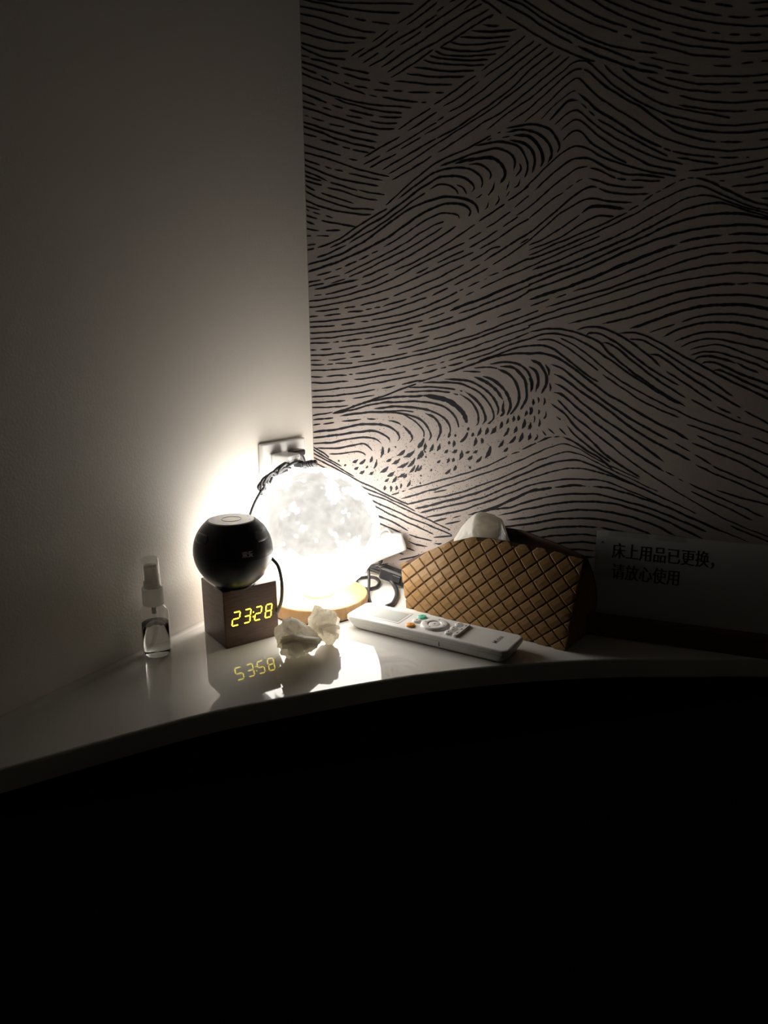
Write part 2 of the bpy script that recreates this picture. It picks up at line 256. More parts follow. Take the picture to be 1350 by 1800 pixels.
# printed wave lines on the wallpaper: flat ink ribbons lying on the paper
CROPS = {1: (510, 0, 3.2143), 2: (930, 0, 3.2143), 3: (530, 320, 3.375), 4: (930, 320, 3.2143), 5: (540, 600, 3.375), 6: (930, 600, 3.2143)}
STROKES = """
1:170,0 300,14 450,20 700,23
1:90,0 200,25 330,50 470,68 622,74
1:42,35 180,60 330,95
1:365,106 430,118
1:460,125 565,138
1:42,75 150,98 300,145 400,175 482,185
1:42,125 140,155 260,192 350,212 430,217
1:46,178 150,210 260,238 368,243
1:46,235 130,265 220,287 328,290
1:46,262 120,295 200,325 312,338
1:50,312 108,325 t
1:115,330 200,352 270,373
1:285,380 360,400 445,417
1:50,345 150,378 280,418
1:302,420 380,440 455,457
1:500,467 565,477
1:52,375 100,395 150,415
1:175,432 220,452
1:240,462 330,500 425,533
1:448,538 492,546
1:522,548 620,567 725,577
1:740,580 772,577
1:55,412 150,447 235,480
1:305,468 335,475
1:362,485 438,500
1:470,508 555,516
1:583,513 637,516
1:665,520 790,526
1:822,526 870,523
1:55,478 150,510 250,545 400,580 520,597 685,608
1:55,518 130,548 208,582
1:235,594 300,610
1:330,620 400,638 473,655
1:500,660 570,663 632,661
1:250,555 330,585 430,612 520,630 632,640
1:60,568 160,598 270,635 d
1:315,650 410,672
1:450,685 530,698 605,697
1:60,600 150,628 250,662 400,705 500,728 590,727
1:90,655 195,685 d
1:220,700 305,720
1:335,733 420,750 500,765
1:60,685 150,715 250,745 350,775 490,802
1:65,715 150,740 260,785 370,815 482,838
1:65,750 150,775
1:170,790 280,822
1:295,828 340,840
1:352,845 445,862
1:65,810 150,840 290,880
1:332,897 380,908
1:70,862 170,885 290,925 400,962 560,998
1:70,898 170,932
1:198,944 300,968 d
1:330,980 420,1000 525,1020
1:72,930 150,960 250,1000 350,1027 500,1050
1:75,965 160,1000 210,1022
1:225,1030 310,1055 380,1073
1:388,1075 460,1090 535,1103
1:75,990 130,1010 178,1020
1:210,1060 300,1080 400,1115 495,1133
1:78,1018 180,1048
1:80,1045 140,1078
1:175,1090 260,1120 360,1148
1:80,1080 180,1125 300,1165 380,1180 478,1183
1:82,1130 180,1170 300,1200 400,1212 460,1215
1:85,1165 200,1195 d
1:85,1180 150,1205 270,1240 d
1:85,1215 155,1238
1:175,1245 270,1265 370,1280
1:87,1250 140,1270
1:87,1290 165,1303
1:200,1305 285,1303
1:90,1335 120,1336
1:150,1332 220,1333
1:605,135 690,80 790,0
1:660,142 740,85 830,15
1:465,237 555,170
1:345,317 420,272
1:385,327 500,255 610,178
1:410,355 500,300
1:445,378 520,335 592,282
1:535,272 620,215 720,160 830,82
1:830,68 872,38
1:620,258 740,178
1:515,380 650,290 760,220 860,150 975,75 1085,20
1:760,160 850,100 980,10
1:900,15 930,0
1:550,408 650,345 750,280 850,225 1000,125 1128,50
1:568,440 680,372 810,280
1:845,268 960,198 1090,115 1150,82
1:1122,105 1145,90
1:980,55 1040,10
1:1085,0 1140,35 1195,78
1:1220,95 1290,135 1350,172 2:100,235 200,285 280,322 370,347
1:1180,0 1260,45 1350,97 2:100,165 245,245
1:1240,0 1300,20 1350,52 2:100,120 200,175 300,225 400,265 500,305 600,343
1:1320,0 2:0,20 100,85 220,155 330,210 450,255 580,285 725,302
1:1088,140 1140,150 1182,150 h
1:1025,175 1150,180 1280,168 h
1:958,208 1050,215 1150,213 1245,205
1:900,238 970,252 1060,252 1150,242 1235,232
1:848,270 940,285 1080,288 1218,262
1:815,290 880,312 1000,318 1165,305
1:790,315 850,330 950,340 1120,338
1:752,338 850,362 980,370 1100,368
1:700,380 820,395 920,403 1040,400
1:660,416 760,430 880,437 985,432
1:590,458 700,468 800,478 915,480
1:610,730 700,672 795,610
1:665,742 745,690 830,630 h
1:812,590 900,535 1000,460 1050,428
1:865,603 960,545 1070,458
1:420,888 500,840 620,772
1:415,930 510,880
1:540,860 650,800 750,735 830,690
1:450,950 530,905 600,868
1:522,960 640,890 740,830 825,785
1:625,842 740,778
1:830,682 870,658
1:1080,402 1200,310 1330,203
1:1095,437 1200,365 1350,255 2:28,228
1:895,635 1000,575 1150,460 1350,300 2:68,250
1:760,762 880,690 1030,600 1200,480 1350,350 2:105,270
1:830,782 950,715 1100,612 1250,500 1350,400 2:140,292
1:555,985 690,905 800,830 950,735 1100,640 1230,545 1350,452 2:100,372 180,310
1:575,1018 700,945 800,882
1:830,865 950,790 1080,700 1200,630 1350,510 2:120,410 228,318
1:1110,735 1230,640 1350,560 2:100,478 190,405 250,355 300,342 350,362 450,460 570,545 700,615 800,655 1000,697 1150,710 1350,688
1:1240,690 1300,650 1350,612 2:100,525 200,435 260,397 300,390
2:310,393 345,412 420,480 520,545 640,612 720,670 830,745 950,785 1060,803
2:1080,803 1205,802
2:1300,790 1350,787
2:275,262 380,310 470,345 600,390 730,417 h
2:620,355 755,387
2:772,397 900,417 h
2:920,425 1050,432 1200,432 1350,420
2:110,0 180,45 300,110 400,150 500,182
2:535,200 580,215
2:625,238 750,265 900,305 1000,317 1140,322
2:210,0 300,50 420,110 555,155
2:580,165 720,210 900,258 1130,282
2:1198,293 1350,287
2:360,0 450,55 560,105 660,145 748,170
2:805,182 950,220 1100,240 1200,243 1350,240
2:440,5 560,55 700,105 820,140 1000,178
2:1030,186 1080,192
2:1130,197 1190,197
2:1245,198 1310,197
2:580,0 700,45 850,90 1000,122 1150,142 1250,148 1350,147
2:720,0 805,22
2:850,38 950,65 1090,90
2:1120,96 1250,100
2:1290,93 1350,90
2:915,0 1000,17
2:1050,22 1150,38
2:1240,18 1350,12
2:1275,55 1350,52
2:685,325 780,350 905,373 t
2:1040,370 1145,373
2:1200,360 1268,355
2:1310,345 1350,345
2:425,365 470,415 560,478 700,565 800,602 1000,642 1135,668
2:525,392 600,450 700,500 790,527
2:665,437 750,470 850,500 960,515 1085,525
2:765,437 900,465 1000,477 1195,473
2:1265,470 1350,462
2:1140,525 1235,523
2:1290,513 1350,514
2:850,543 1000,575 1150,580 1350,565
2:845,592 1000,620 1100,628 1230,627
2:1270,623 1350,618
2:770,677 850,710 950,735 1130,750 1250,745 1350,733 h
1:1325,690 2:0,668 100,585 200,490 250,450 285,445 330,490 400,555 500,620 600,680 720,760 850,810 1000,842 1150,853 1350,835
2:65,675 150,590 230,525 265,513 t
2:275,525 330,570 380,620 500,690 600,760 690,808 750,832 h
2:760,840 800,855
2:810,855 900,875 1050,888
2:1075,892 1185,892
2:1225,890 1245,890
2:115,683 180,610 220,572 275,568 h
2:295,585 325,612 h
2:335,625 370,655 d
2:385,672 500,740 600,790 700,845 785,882
2:145,708 200,655 250,627 290,635 350,685 450,760 560,820 700,885 870,930
2:835,893 950,910 1070,925
2:180,738 220,700 260,678 300,690 370,750 450,810 560,870 680,930 830,965
2:190,795 230,755 265,738 300,750 350,805 400,840 480,885 550,922
1:1230,1135 1300,1090 1350,1040 2:100,940 180,870 230,838 290,828 350,850 430,895 550,935 700,975 830,995
2:30,1078 130,985 220,915 300,892 360,905 450,955 550,985 650,990 770,1005 h
3:1275,200 1350,148 2:100,1085 200,1000 270,955 330,945
2:345,950 400,965 490,1010
2:495,1011 550,1016
2:580,1020 740,1025
2:0,1235 100,1150 195,1085
2:205,1075 270,1028 325,1005 d
2:335,1008 400,1025 450,1045 550,1058 650,1060
3:1195,268 1285,203
3:1085,467 1200,395 1350,302 2:90,1245 200,1150 290,1080 350,1055 385,1060 h
2:395,1062 450,1085 550,1100 675,1097
3:1135,490 1230,430 1350,345 2:100,1270 200,1190 300,1135 380,1122 450,1138 580,1145
3:1295,370 1350,335
2:0,1385 80,1350 180,1290 285,1215
2:298,1203 350,1170 420,1165 480,1175 540,1180 H
2:0,1415 160,1350 260,1290 350,1235 400,1220 480,1224
2:560,1190 620,1160
2:640,1140 700,1100 h
2:715,1090 745,1075
2:755,1068 830,1028 h
2:845,1022 885,1011
2:895,1006 930,1004
2:940,1005 1000,1020 1100,1065 1200,1115 1260,1140 1350,1160 h
2:900,967 1050,950 1200,925 1350,897
2:995,990 1150,975 1325,943
2:1215,1005 1350,980
2:1140,1055 1250,1045 1350,1030
2:1220,1090 1350,1078
2:1310,1123 1350,1123
2:1075,1023 1105,1022
1:1045,825 1130,808 1200,803 1290,830 1330,890 1342,950 1325,1005 h
1:845,940 920,912 1000,882 1100,850 1180,842 1240,865 1270,910 1262,965 h
1:930,926 1000,905 1060,896 1150,895 1200,940 1215,990 1185,1038 H
1:1010,930 1060,928 1110,950 1135,985 1125,1018 h
1:610,1125 720,1040 830,970 930,948 1010,955 1070,990 1087,1030 1080,1058 h
1:540,1162 650,1060 760,970 850,908 1000,840 1135,765
1:1110,795 1140,780
3:45,375 85,370
3:95,390 150,372 1:280,1350 380,1280 470,1225 550,1178
3:30,405 75,395
3:170,390 1:330,1350 430,1280 540,1215 640,1140 740,1065 830,1010 900,995 980,1005 1030,1040 1040,1065 1025,1085 h
1:790,1070 840,1045 890,1045 935,1070 950,1100
1:940,1042 975,1060 998,1098
3:90,452 150,430 265,375
3:285,362 1:370,1350 480,1290 600,1205 700,1130 765,1092
3:30,492 130,465 250,420 330,375 1:440,1350 560,1260 680,1180 800,1130 900,1112 990,1125 1050,1160 1065,1205 h
3:35,535 130,505 250,460 350,412 1:540,1350 640,1280 750,1205 850,1160 920,1150 990,1165 1020,1195 1008,1225 h
3:90,557 180,530
3:200,520 240,508
3:255,500 330,472
3:340,462 400,435 h
3:415,425 455,408
3:490,385 560,345 1:650,1320 760,1250 840,1210 910,1205 950,1218 955,1238
3:35,597 115,580
3:130,578 230,555
3:255,548 350,500 450,450 570,390 680,320 760,270 845,232
3:50,620 135,602
3:175,600 260,577
3:280,565 400,510 520,450 640,390 740,330 838,268
3:75,637 200,610 338,577 h
3:360,567 470,520 600,460 720,390 830,320 917,260
3:75,673 120,667
3:142,668 240,645 335,615
3:355,612 440,580 520,543
3:550,525 650,485 760,425 900,340 1030,250
3:35,708 120,700 260,672 420,625 560,565 700,490 850,415 970,360
3:680,543 755,507
3:805,480 880,445 965,407
3:990,340 1070,295
3:1095,272 1170,225 1240,178
3:1055,230 1120,190 1205,130
3:1225,110 1300,60 1350,20
3:1265,150 1350,80
3:40,742 130,735 250,710 400,672 560,620 700,560 850,490 1022,418
3:995,388 1080,340 1165,287
3:1055,398 1160,340 1260,270 1350,217
3:80,770 150,762 225,752
3:255,748 322,738
3:348,733 440,710 522,687
3:545,675 640,640 760,590 880,535 965,490
3:1000,470 1080,425 1130,392 1180,382
3:40,802 100,798
3:135,795 235,783
3:275,773 370,762
3:380,758 420,750
3:430,747 470,740
3:480,738 600,702 625,692
3:645,685 760,640 850,600 960,545 1060,487
3:45,832 120,828 260,812 400,790 540,755 660,715 745,685
3:775,675 870,628
3:905,612 1000,565 1110,510
3:47,862 130,857 200,853
3:235,848 320,838
3:350,830 400,825 d
3:410,822 500,805 620,780 720,745 850,690 925,652
3:935,645 960,635
3:985,622 1100,570 d
3:1110,560 1175,535 d
3:1190,528 1270,490 1350,455 4:0,437 150,385 300,318 450,250 600,178 720,110 850,50 930,25 1000,32 1100,76 1200,120 1270,145 1350,162 q
4:0,415 130,360 280,295 420,235 555,172
3:55,897 150,892 280,880 430,858 580,825 720,785 850,735 940,692
3:975,672 1025,650
3:1060,632 1150,590 1250,545 1350,505 4:120,425 260,365 400,305
3:45,930 180,922 340,900 480,880 600,850 720,822
3:755,810 850,777
3:880,765 980,725 1100,680 1200,635 1350,575 4:0,548 150,490 300,430 450,365 600,300 750,220 900,150 1000,125 1080,120 1170,140 1260,170 1350,193 Q
4:20,497 150,450 300,385 450,325 600,250 750,170 860,105 950,78 1030,80 1130,112 1230,150 1350,177 q
3:50,957 170,953
3:185,950 225,945
3:238,945 360,932 h
3:375,928 500,905 660,872
3:690,862 800,835 905,797
3:930,778 1050,740 1200,680 1350,615 4:0,580 150,520 300,465 450,400 650,310 800,240 950,195 1080,178 1180,180 1270,192 1350,210 h
3:48,998 90,996
3:110,995 180,990
3:220,983 340,970 480,945 665,905
3:695,895 800,865 950,820 1100,760 1250,705 1350,650 4:0,615 200,545 400,460 600,370 800,300 950,265 1100,248 1230,242 1350,255 h
3:50,1030 150,1025 265,1013
3:275,1010 350,1003
3:415,983 540,965
3:560,960 660,940 760,913
3:780,935 870,908 975,870
3:1035,848 1100,825
3:1158,803 1305,752
4:0,665 200,600 350,545 500,480 700,400 840,352 H
4:850,345 950,318 1090,300 H
4:1125,298 1230,290 1350,298 h
3:50,1057 140,1055 250,1048 440,1022 d
3:570,992 660,970 752,943
3:655,1008 780,980 900,945 1050,900 1200,840 1350,785 4:55,728
4:8,700 115,662
4:148,655 210,632
4:250,620 400,570 600,490 800,410 950,372 1100,350 1230,345 1350,350
3:55,1085 140,1083
3:150,1082 190,1078
3:200,1078 305,1072
3:335,1068 480,1045 630,1015
4:95,708 250,660 450,600 650,530 850,455 1000,415 1130,400 h
4:1140,398 1250,390 1350,402 h
3:52,1118 200,1112 350,1092 510,1062 660,1030 800,1000 1000,940 1200,870 1350,820 4:150,725 300,680 500,612 700,550 900,495 1080,465 1230,455 1350,460
3:55,1155 130,1155
3:145,1155 270,1143
3:280,1142 305,1140
3:320,1138 420,1125 505,1112
3:520,1110 700,1070 850,1030 1000,985 1200,915 1350,862 4:0,810 150,765 350,710 550,650 750,585 930,545 1080,525 1200,515 1350,530
4:220,802 400,755 550,715 700,665 850,620 1000,590 1100,578 1165,577 h
4:1175,577 1240,572
4:1255,570 1350,575 h
4:415,802 550,770 700,725 850,675 1000,645 1130,638 1230,640 1350,655 h
4:570,827 700,785 850,730 1000,700 1150,692 1250,700 1350,718 H
4:680,850 825,802
4:858,790 950,762 1080,747 1200,752 1350,778 h
4:752,878 850,830 960,800 1080,792 1200,800 1350,832 h
4:820,903 920,865 1020,848 1120,850 1230,870 1350,900 h
4:855,932 950,895 1040,885 1150,905 1350,950
4:910,948 990,925 1070,922 1170,950 1350,1018
4:910,980 980,960 1060,962 1150,985 1250,1020 1350,1060
4:930,1010 960,990 1020,985 1090,998 1165,1025 h
4:1170,1022 1240,1055 1295,1080
4:970,1030 1000,1015 1060,1025 1120,1050 1170,1075 1270,1115 1350,1143 h
4:1035,1070 1070,1062 1130,1085 1175,1105 1270,1150 1350,1185 h
3:58,1190 150,1192 280,1182
3:312,1173 450,1155 620,1125
3:655,1115 760,1090 850,1065 d
3:870,1060 1000,1020 1150,970 1350,895
3:62,1240 200,1228 380,1205 550,1170 700,1140
3:715,1135 810,1110
3:825,1105 860,1095
3:870,1092 960,1070
3:975,1060 1100,1020 1250,960 1350,932 4:80,862 150,858 250,880 330,920 450,1000 600,1105 750,1200 6:800,330 850,352
3:62,1275 200,1268 340,1250 440,1232
3:475,1225 558,1208 h
3:595,1200 712,1175
3:62,1312 160,1305 260,1295
3:300,1285 432,1265
3:65,1340 170,1335 280,1325
3:390,1302 500,1265 600,1225 680,1200
3:690,1190 780,1160 850,1138
3:865,1130 1000,1085 1120,1045 1240,1022 1350,1018 4:60,965 140,985 220,1030 320,1105 430,1190 560,1265 700,1350 820,1410 900,1455 h
3:1055,1058 1150,1030 1250,990 1350,972 4:60,922 130,940 200,990 300,1070 390,1130 h
4:45,892 110,890 180,915 260,965 330,1020 390,1065
4:0,850 80,832 150,828 230,842 320,868 400,908 450,965 540,1040 640,1115 760,1195 6:885,370 h
4:270,835 330,818 400,820 480,850 560,895 640,955 700,1000 740,1042 h
4:320,872 340,852 400,858 470,895 550,950 650,1030 750,1095 845,1152 h
4:405,912 440,908 500,940 570,1000 680,1085 790,1160 885,1222 h
4:512,855 580,850 660,870 760,920 870,985 930,1012 1035,1072 1150,1130 1350,1225 h
4:568,888 640,895 720,935 820,1000 930,1070 1050,1140 1150,1210
4:680,972 730,980 800,1025 880,1085 950,1130 6:1150,350 1195,375 h
4:775,1070 900,1150 1030,1240
6:175,-18 260,25 350,90 450,175 560,250 700,325 850,400 1000,465 1200,527
6:120,128 200,165 300,245 420,335 560,430 700,510 790,555 h
6:140,183 200,215 300,290 420,370 540,460 650,535 770,600 910,672 h
6:145,238 190,258 280,330 400,425 520,505 640,590 760,680 h
6:140,288 190,305 300,400 420,495 540,585 650,665 760,735 h
6:160,330 250,420 380,525 500,620 640,725 780,815 920,900 1110,1005 1350,1105 q
6:122,350 200,410 270,490 350,560 420,630 500,690 630,772 h
6:215,480 260,530 330,590 400,640 460,680
6:155,428 178,445
6:75,505 97,533
6:105,490 145,525
6:170,490 210,528
6:415,187 520,260 640,340 760,395 845,432
6:915,327 1000,375 1100,420 1200,462 1350,512
6:890,468 1000,505 1150,560 1350,640
6:945,532 1050,580 1200,640 1330,700
6:825,577 910,622
6:920,577 1050,625 1200,690 1350,770
6:935,640 1030,697
6:1035,705 1150,755 1350,835
6:940,697 1050,750 1200,810 1350,880
6:770,735 870,790 d
6:905,805 1050,870 1200,935 1325,995
6:915,848 1050,910 1150,955 1260,1012
6:1060,370 1195,435 d
6:1215,392 1350,465
6:1260,547 1350,580
6:1060,840 1200,885 1350,920
6:1135,1040 1240,1085 1350,1130
6:15,585 40,575
6:45,572 90,552 130,540 h
6:140,540 175,537
6:190,540 250,565 330,620 400,660 470,720 h
5:35,440 150,420
5:150,428 250,395 380,355 520,332 690,322 c
5:690,322 790,338 870,375 925,425 948,485 B
5:160,430 280,405 400,370 560,358 700,360 790,378 850,415 885,460 900,510 h
5:395,402 500,388 620,390 730,412 810,455 845,500 850,545 h
5:450,415 560,412 635,420
5:700,428 750,450 785,495 790,540 770,590 H
5:190,447 330,425 480,422 600,435 680,470 720,520 735,560 720,590 h
5:560,433 640,475 690,530 692,570
5:694,575 680,605 655,628 B
5:48,465 155,455
5:205,475 320,463
5:355,460 410,463 d
5:45,495 80,490
5:95,490 160,485
5:480,470 540,485 560,500 d
5:568,503 610,545 625,575 610,600 H
5:40,537 150,525 280,500 400,492 480,505 530,535 548,570 535,592 h
5:38,570 150,560 280,540 380,533 440,545 485,575 490,600 h
5:38,605 150,598 280,575 360,570 410,582 443,612 h
5:70,635 180,635 300,610 350,615 388,648 h
5:130,668 220,665 290,653 325,660 348,675
5:40,630 100,665 130,690
5:40,645 120,695 205,743
5:40,665 150,725 280,802
5:40,690 150,745 300,825 400,872 500,925 600,965
5:30,712 150,775 340,868 450,915 550,960 640,1008
5:250,850 370,905 480,945 600,1005 700,1050 850,1118
5:260,890 385,945 500,995 620,1050 760,1105 860,1150
5:270,920 395,975 500,1030 620,1085 750,1145
5:280,970 400,1025 500,1070 600,1125
5:300,1020 410,1070 480,1100 560,1135
5:605,1145 660,1165 742,1185
5:600,1185 650,1205 715,1218
5:590,1225 640,1242
5:540,1255 572,1262
5:545,1297 620,1280 720,1250
5:750,1165 800,1160 860,1155
5:755,1195 780,1200 800,1195
5:745,1070 830,1050
5:862,1050 912,1035
5:430,1330 480,1320
5:575,302 720,295 850,302
5:865,310 895,318
5:905,315 970,355 1010,420 1015,480 1000,498 h
5:605,275 750,272 880,285
5:905,290 920,295
5:935,300 1000,345 1040,400 1058,460 1040,495 H
5:685,248 800,243 900,250 1000,290 1060,345 1100,410 1105,460 1070,490 h
5:815,225 900,228 980,245 1060,290 1110,345 1135,400 1125,440 h
5:925,178 1030,180
5:990,212 1060,240 1120,290 1160,345 H
5:1165,350 1160,400 1165,425 1145,445 H
5:990,160 1080,155 1130,162
5:1040,205 1100,225 1160,275 1195,335 1205,390 1185,440 H
5:1130,165 1185,188 1232,235 1256,300 1250,370 1205,435 H
5:1145,150 1215,152 1268,195 1297,255 1300,340 1265,405 H
5:1085,135 1170,122 1240,132 1300,170 1330,225 1335,270 1325,300 h
5:500,912 545,897
5:560,890 580,885
5:600,880 700,850 850,810 1000,765 1120,715 1190,680
5:1210,670 1260,655
5:1275,640 1345,610
5:555,932 700,893 850,850 1000,800 1200,730 1350,668 6:100,605 180,580 240,588 330,635 420,686 520,732 625,778 q
5:590,968 700,942 850,910 1000,865 1200,790 1350,715 6:100,655 180,628 240,625 320,650 420,705 560,770 730,850 q
5:750,897 830,880
5:640,992 800,955 1000,900 1150,840 1316,772 6:100,695 200,672 280,674 360,700 460,748 600,812 740,878 840,925 Q
5:670,1018 800,985 1000,940 1150,880 1316,814 6:100,745 200,722 280,718 370,735 500,775 650,838 800,905 950,975 q
5:705,1045 900,1005 1100,940 1316,856 6:120,790 220,778 320,780 420,790 600,858 900,990 1240,1135 q
5:955,1030 1100,990 1316,893 6:60,838 130,827 H
6:145,825 230,815 320,818 H
6:335,820 345,820
6:360,820 470,835 600,875 750,925 900,990 1100,1080 h
5:818,1085 910,1065
5:1080,1005 1200,985 1316,950 6:100,880 200,865 300,862 400,868 550,905 700,950 850,1010 1000,1075 h
5:1130,1035 1316,992 6:150,918 300,905 450,912 560,940 700,985 850,1050 980,1115 h
5:1180,1062 1316,1045 6:150,965 300,952 420,960 550,985 700,1035 830,1100 h
5:1150,1100 1316,1085 6:150,1005 300,1000 420,1010 560,1045 700,1095 h
6:-60,1085 0,1075 120,1055 260,1045 390,1050 h
6:400,1050 460,1062 560,1085 700,1120 h
6:40,1110 150,1098 280,1090 375,1097 520,1110 h
6:110,1148 200,1138 300,1132 375,1140 500,1150 h
6:170,1182 260,1175 370,1185 h
6:260,1217 370,1220 H
6:10,105 60,130 95,190 95,245 70,295 H
6:0,145 40,175 52,230 35,290 H
6:0,210 15,245 10,285 H
6:90,130 110,165 110,195 h
6:115,235 122,265 115,285 h
6:20,325 27,345 20,362 H
6:50,315 55,335 50,350 H
6:85,320 90,340 82,360 H
6:5,370 8,395 3,412 h
6:55,385 58,398 52,410 H
6:95,395 95,420 82,437 H
6:28,420 32,440 27,458 H
6:58,440 62,460 55,482 H
6:5,455 10,480 3,500 h
6:45,525 48,540 30,560 H
6:8,520 5,555 h
1:1220,725 1300,712 1350,703 2:60,708 120,735 160,790 172,830 160,865 h
1:1220,750 1290,735 1350,738 2:60,760 110,810 128,870 105,925 h
1:1260,768 1320,765 1350,772 2:40,805 70,860 78,910 65,945 H
1:1240,792 1310,805 1350,830 2:25,870 33,920 18,975 H
1:1170,750 1190,745
1:1200,778 1240,770
1:1295,920 1305,955 1275,998 h
1:1155,1028 1145,1070 1118,1103 h
1:1050,1118 1065,1112 1085,1095 h
1:1240,1025 1222,1075 h
1:1300,1010 1290,1045 1265,1062 h
1:1175,1105 1180,1130 1158,1160 h
1:1240,1080 1218,1115 h
1:1120,1142 1115,1170 1097,1185 h
1:1065,1250 1150,1195 1212,1152
"""
DROPS = """183,712,190,704 218,738,230,730 268,718,302,700 308,728,345,700 278,758,305,745 310,784,340,766 348,752,360,738 365,790,395,772 372,718,385,680 395,755,412,700 436,690,446,622 478,662,486,630 520,630,525,622 468,712,500,696 500,728,552,695 528,680,582,642 570,688,640,645 430,778,480,745 475,800,520,770 458,832,485,812 503,838,530,800 535,748,602,715 595,746,640,692 608,778,640,735 638,775,660,730 655,770,680,735 538,806,580,780 570,810,590,785 455,886,460,855 495,892,495,855 525,886,530,855 552,870,558,842 592,862,612,825 652,700,675,650 675,692,682,645 725,655,747,610 770,650,787,605 835,572,845,535 838,612,842,590 865,628,870,585 875,566,880,550 813,662,835,642 860,660,890,642 902,705,917,645 828,722,842,690 860,715,870,690 908,598,952,540 950,528,958,510 975,566,985,540 988,622,1000,570 1008,562,1030,510 1035,608,1035,572 1055,555,1070,510 1085,552,1122,500 1140,522,1155,475 1180,492,1192,455 1220,478,1224,440 1250,472,1252,437 1165,564,1195,512 1135,628,1165,582 1165,654,1190,630 1055,694,1087,622 1000,718,1035,682 1195,606,1237,562 1255,598,1277,540 1275,518,1290,460 1310,588,1322,545 1310,522,1326,480 1290,444,1302,410 1320,438,1332,390 1335,372,1342,345 1225,545,1242,502 818,786,852,755 868,767,882,735 958,752,970,742 953,702,980,677 983,662,1012,645 938,662,965,650 695,658,702,650 665,842,675,838 730,770,740,755 670,800,678,792 690,650,700,600 700,690,706,680 770,720,790,705"""
WIDTH = {'': 2.9, 't': 2.0, 'h': 3.7, 'H': 4.9, 'B': 8.2, 'd': 2.6, 'c': 3.6, 'q': 3.8, 'Q': 4.9}
def wall_uv(x, y):
    p = on_wall(x, y); return Vector((p.dot(WU), p.z)), (p-CAM).dot(FW)/FPX
def build_print():
    rnd = random.Random(7); bm = bmesh.new()
    def vert(u, off=.00012):
        p = WU*max(u.x, .0008) + WN*off; return bm.verts.new((p.x, p.y, u.y))
    def ribbon(uv, w, taper=3, seed=0.0, fade=0.0):
        L = []; R = []; n = len(uv)
        for i, p in enumerate(uv):
            t = uv[min(i+1, n-1)] - uv[max(i-1, 0)]
            if t.length < 1e-7: continue
            t.normalize(); q = Vector((-t.y, t.x))
            e = min(1.0, (min(i, n-1-i)+.6)/taper)
            k = w*.5*e*(1 + .30*(noise.noise((p.x*500, p.y*500, seed)))) * (1 - fade*i/n) + w*.08*rnd.uniform(-1, 1)
            L.append(vert(p+q*k)); R.append(vert(p-q*k))
        for i in range(len(L)-1):
            bm.faces.new((L[i], R[i], R[i+1], L[i+1]))
    for line in STROKES.strip().splitlines():
        parts = line.split(); code = ''
        if parts[-1].isalpha(): code = parts.pop()
        crop = 1; px = []
        for t in parts:
            if ':' in t: c, t = t.split(':'); crop = int(c)
            ox, oy, s = CROPS[crop]; x, y = map(float, t.split(',')); px.append(Vector((ox+x/s, oy+y/s)))
        if len(px) > 1:                                   # lines leaving the picture run on
            d = (px[-1]-px[-2]).normalized()
            if px[-1].x > 1343: px.append(px[-1]+d*70)
            elif px[-1].y < 4: px.append(px[-1]+d*60)
            d = (px[0]-px[1]).normalized()
            if px[0].y < 4: px.insert(0, px[0]+d*60)
            if px[0].x < 562 and px[0].x < 520 + 6 + px[0].y*.034 + 8: px.insert(0, px[0]+d*4)
        P = spline([(p.x, p.y, 0) for p in px], 10)
        # resample evenly, about 3.5 px a step, with a little hand-cut wobble
        out = [P[0]]; acc = 0.0
        for a, b in zip(P, P[1:]):
            acc += (b-a).length
            if acc >= 3.6: out.append(b); acc = 0.0
        if (out[-1]-P[-1]).length > .5: out.append(P[-1])
        sd = rnd.uniform(0, 90); res = [wall_uv(p.x + .5*noise.noise((p.x*.06, p.y*.06, sd)), p.y + 1.3*noise.noise((p.x*.05, p.y*.05, sd+40))) for p in out]
        mpp = sum(r[1] for r in res)/len(res); uv = [r[0] for r in res]; w = WIDTH[code]*mpp*rnd.uniform(.92, 1.1)
        if code == 'd':
            i = 0
            while i < len(uv)-1:
                k = rnd.randint(3, 8); seg = uv[i:i+k]
                if len(seg) > 1: ribbon(seg, w, 2, sd)
                i += k
                i += 0 if rnd.random() < .2 else 1
        else: ribbon(uv, w, 3 if code in ('h', 'H', 'B') else 2, sd, .55 if code in ('q', 'Q') else 0.0)
    for q in DROPS.split():
        x0, y0, x1, y1 = map(float, q.split(',')); ox, oy, s = CROPS[5]
        a = Vector((ox+x0/s, oy+y0/s)); b = Vector((ox+x1/s, oy+y1/s)); d = b-a; nrm = Vector((-d.y, d.x)).normalized()
        pts = [a + d*t + nrm*math.sin(t*3.1416)*d.length*.10 for t in (0, .2, .4, .6, .8, 1)]
        res = [wall_uv(p.x, p.y) for p in pts]; w = res[0][1]*(4.6+d.length*.13)
        ribbon([r[0] for r in res], w, 3, x0)
    # fine flecks of ink in the foam of the lower wave
    for i in range(3200):
        x = 740 + rnd.gauss(0, 105); y = 850 + rnd.gauss(0, 75)
        if not (560 < x < 1010 and 660 < y < 992): continue
        u, mpp = wall_uv(x, y); r = mpp*rnd.uniform(.30, .85); a0 = rnd.uniform(0, 3.1)
        if u.y < .004 or u.x < .004: continue
        bm.faces.new([vert(u + Vector((math.cos(a0+k*1.5708)*r*(1.5 if k % 2 else .8), math.sin(a0+k*1.5708)*r))) for k in range(4)])
    for f in bm.faces:
        f.normal_update()
        if f.normal.dot(WN) < 0: f.normal_flip()
    return bm
wp = obj('wave_print', build_print(), M['ink'], wall_right, recalc=False)
wp['kind'] = 'stuff'; wp['label'] = 'dark printed wave lines'
wall_right_loc = wall_right.location.copy()
wp2 = bpy.data.objects.new('wave_print', wp.data); COL.objects.link(wp2); wp2.parent = wall_right; wp2['kind'] = 'stuff'
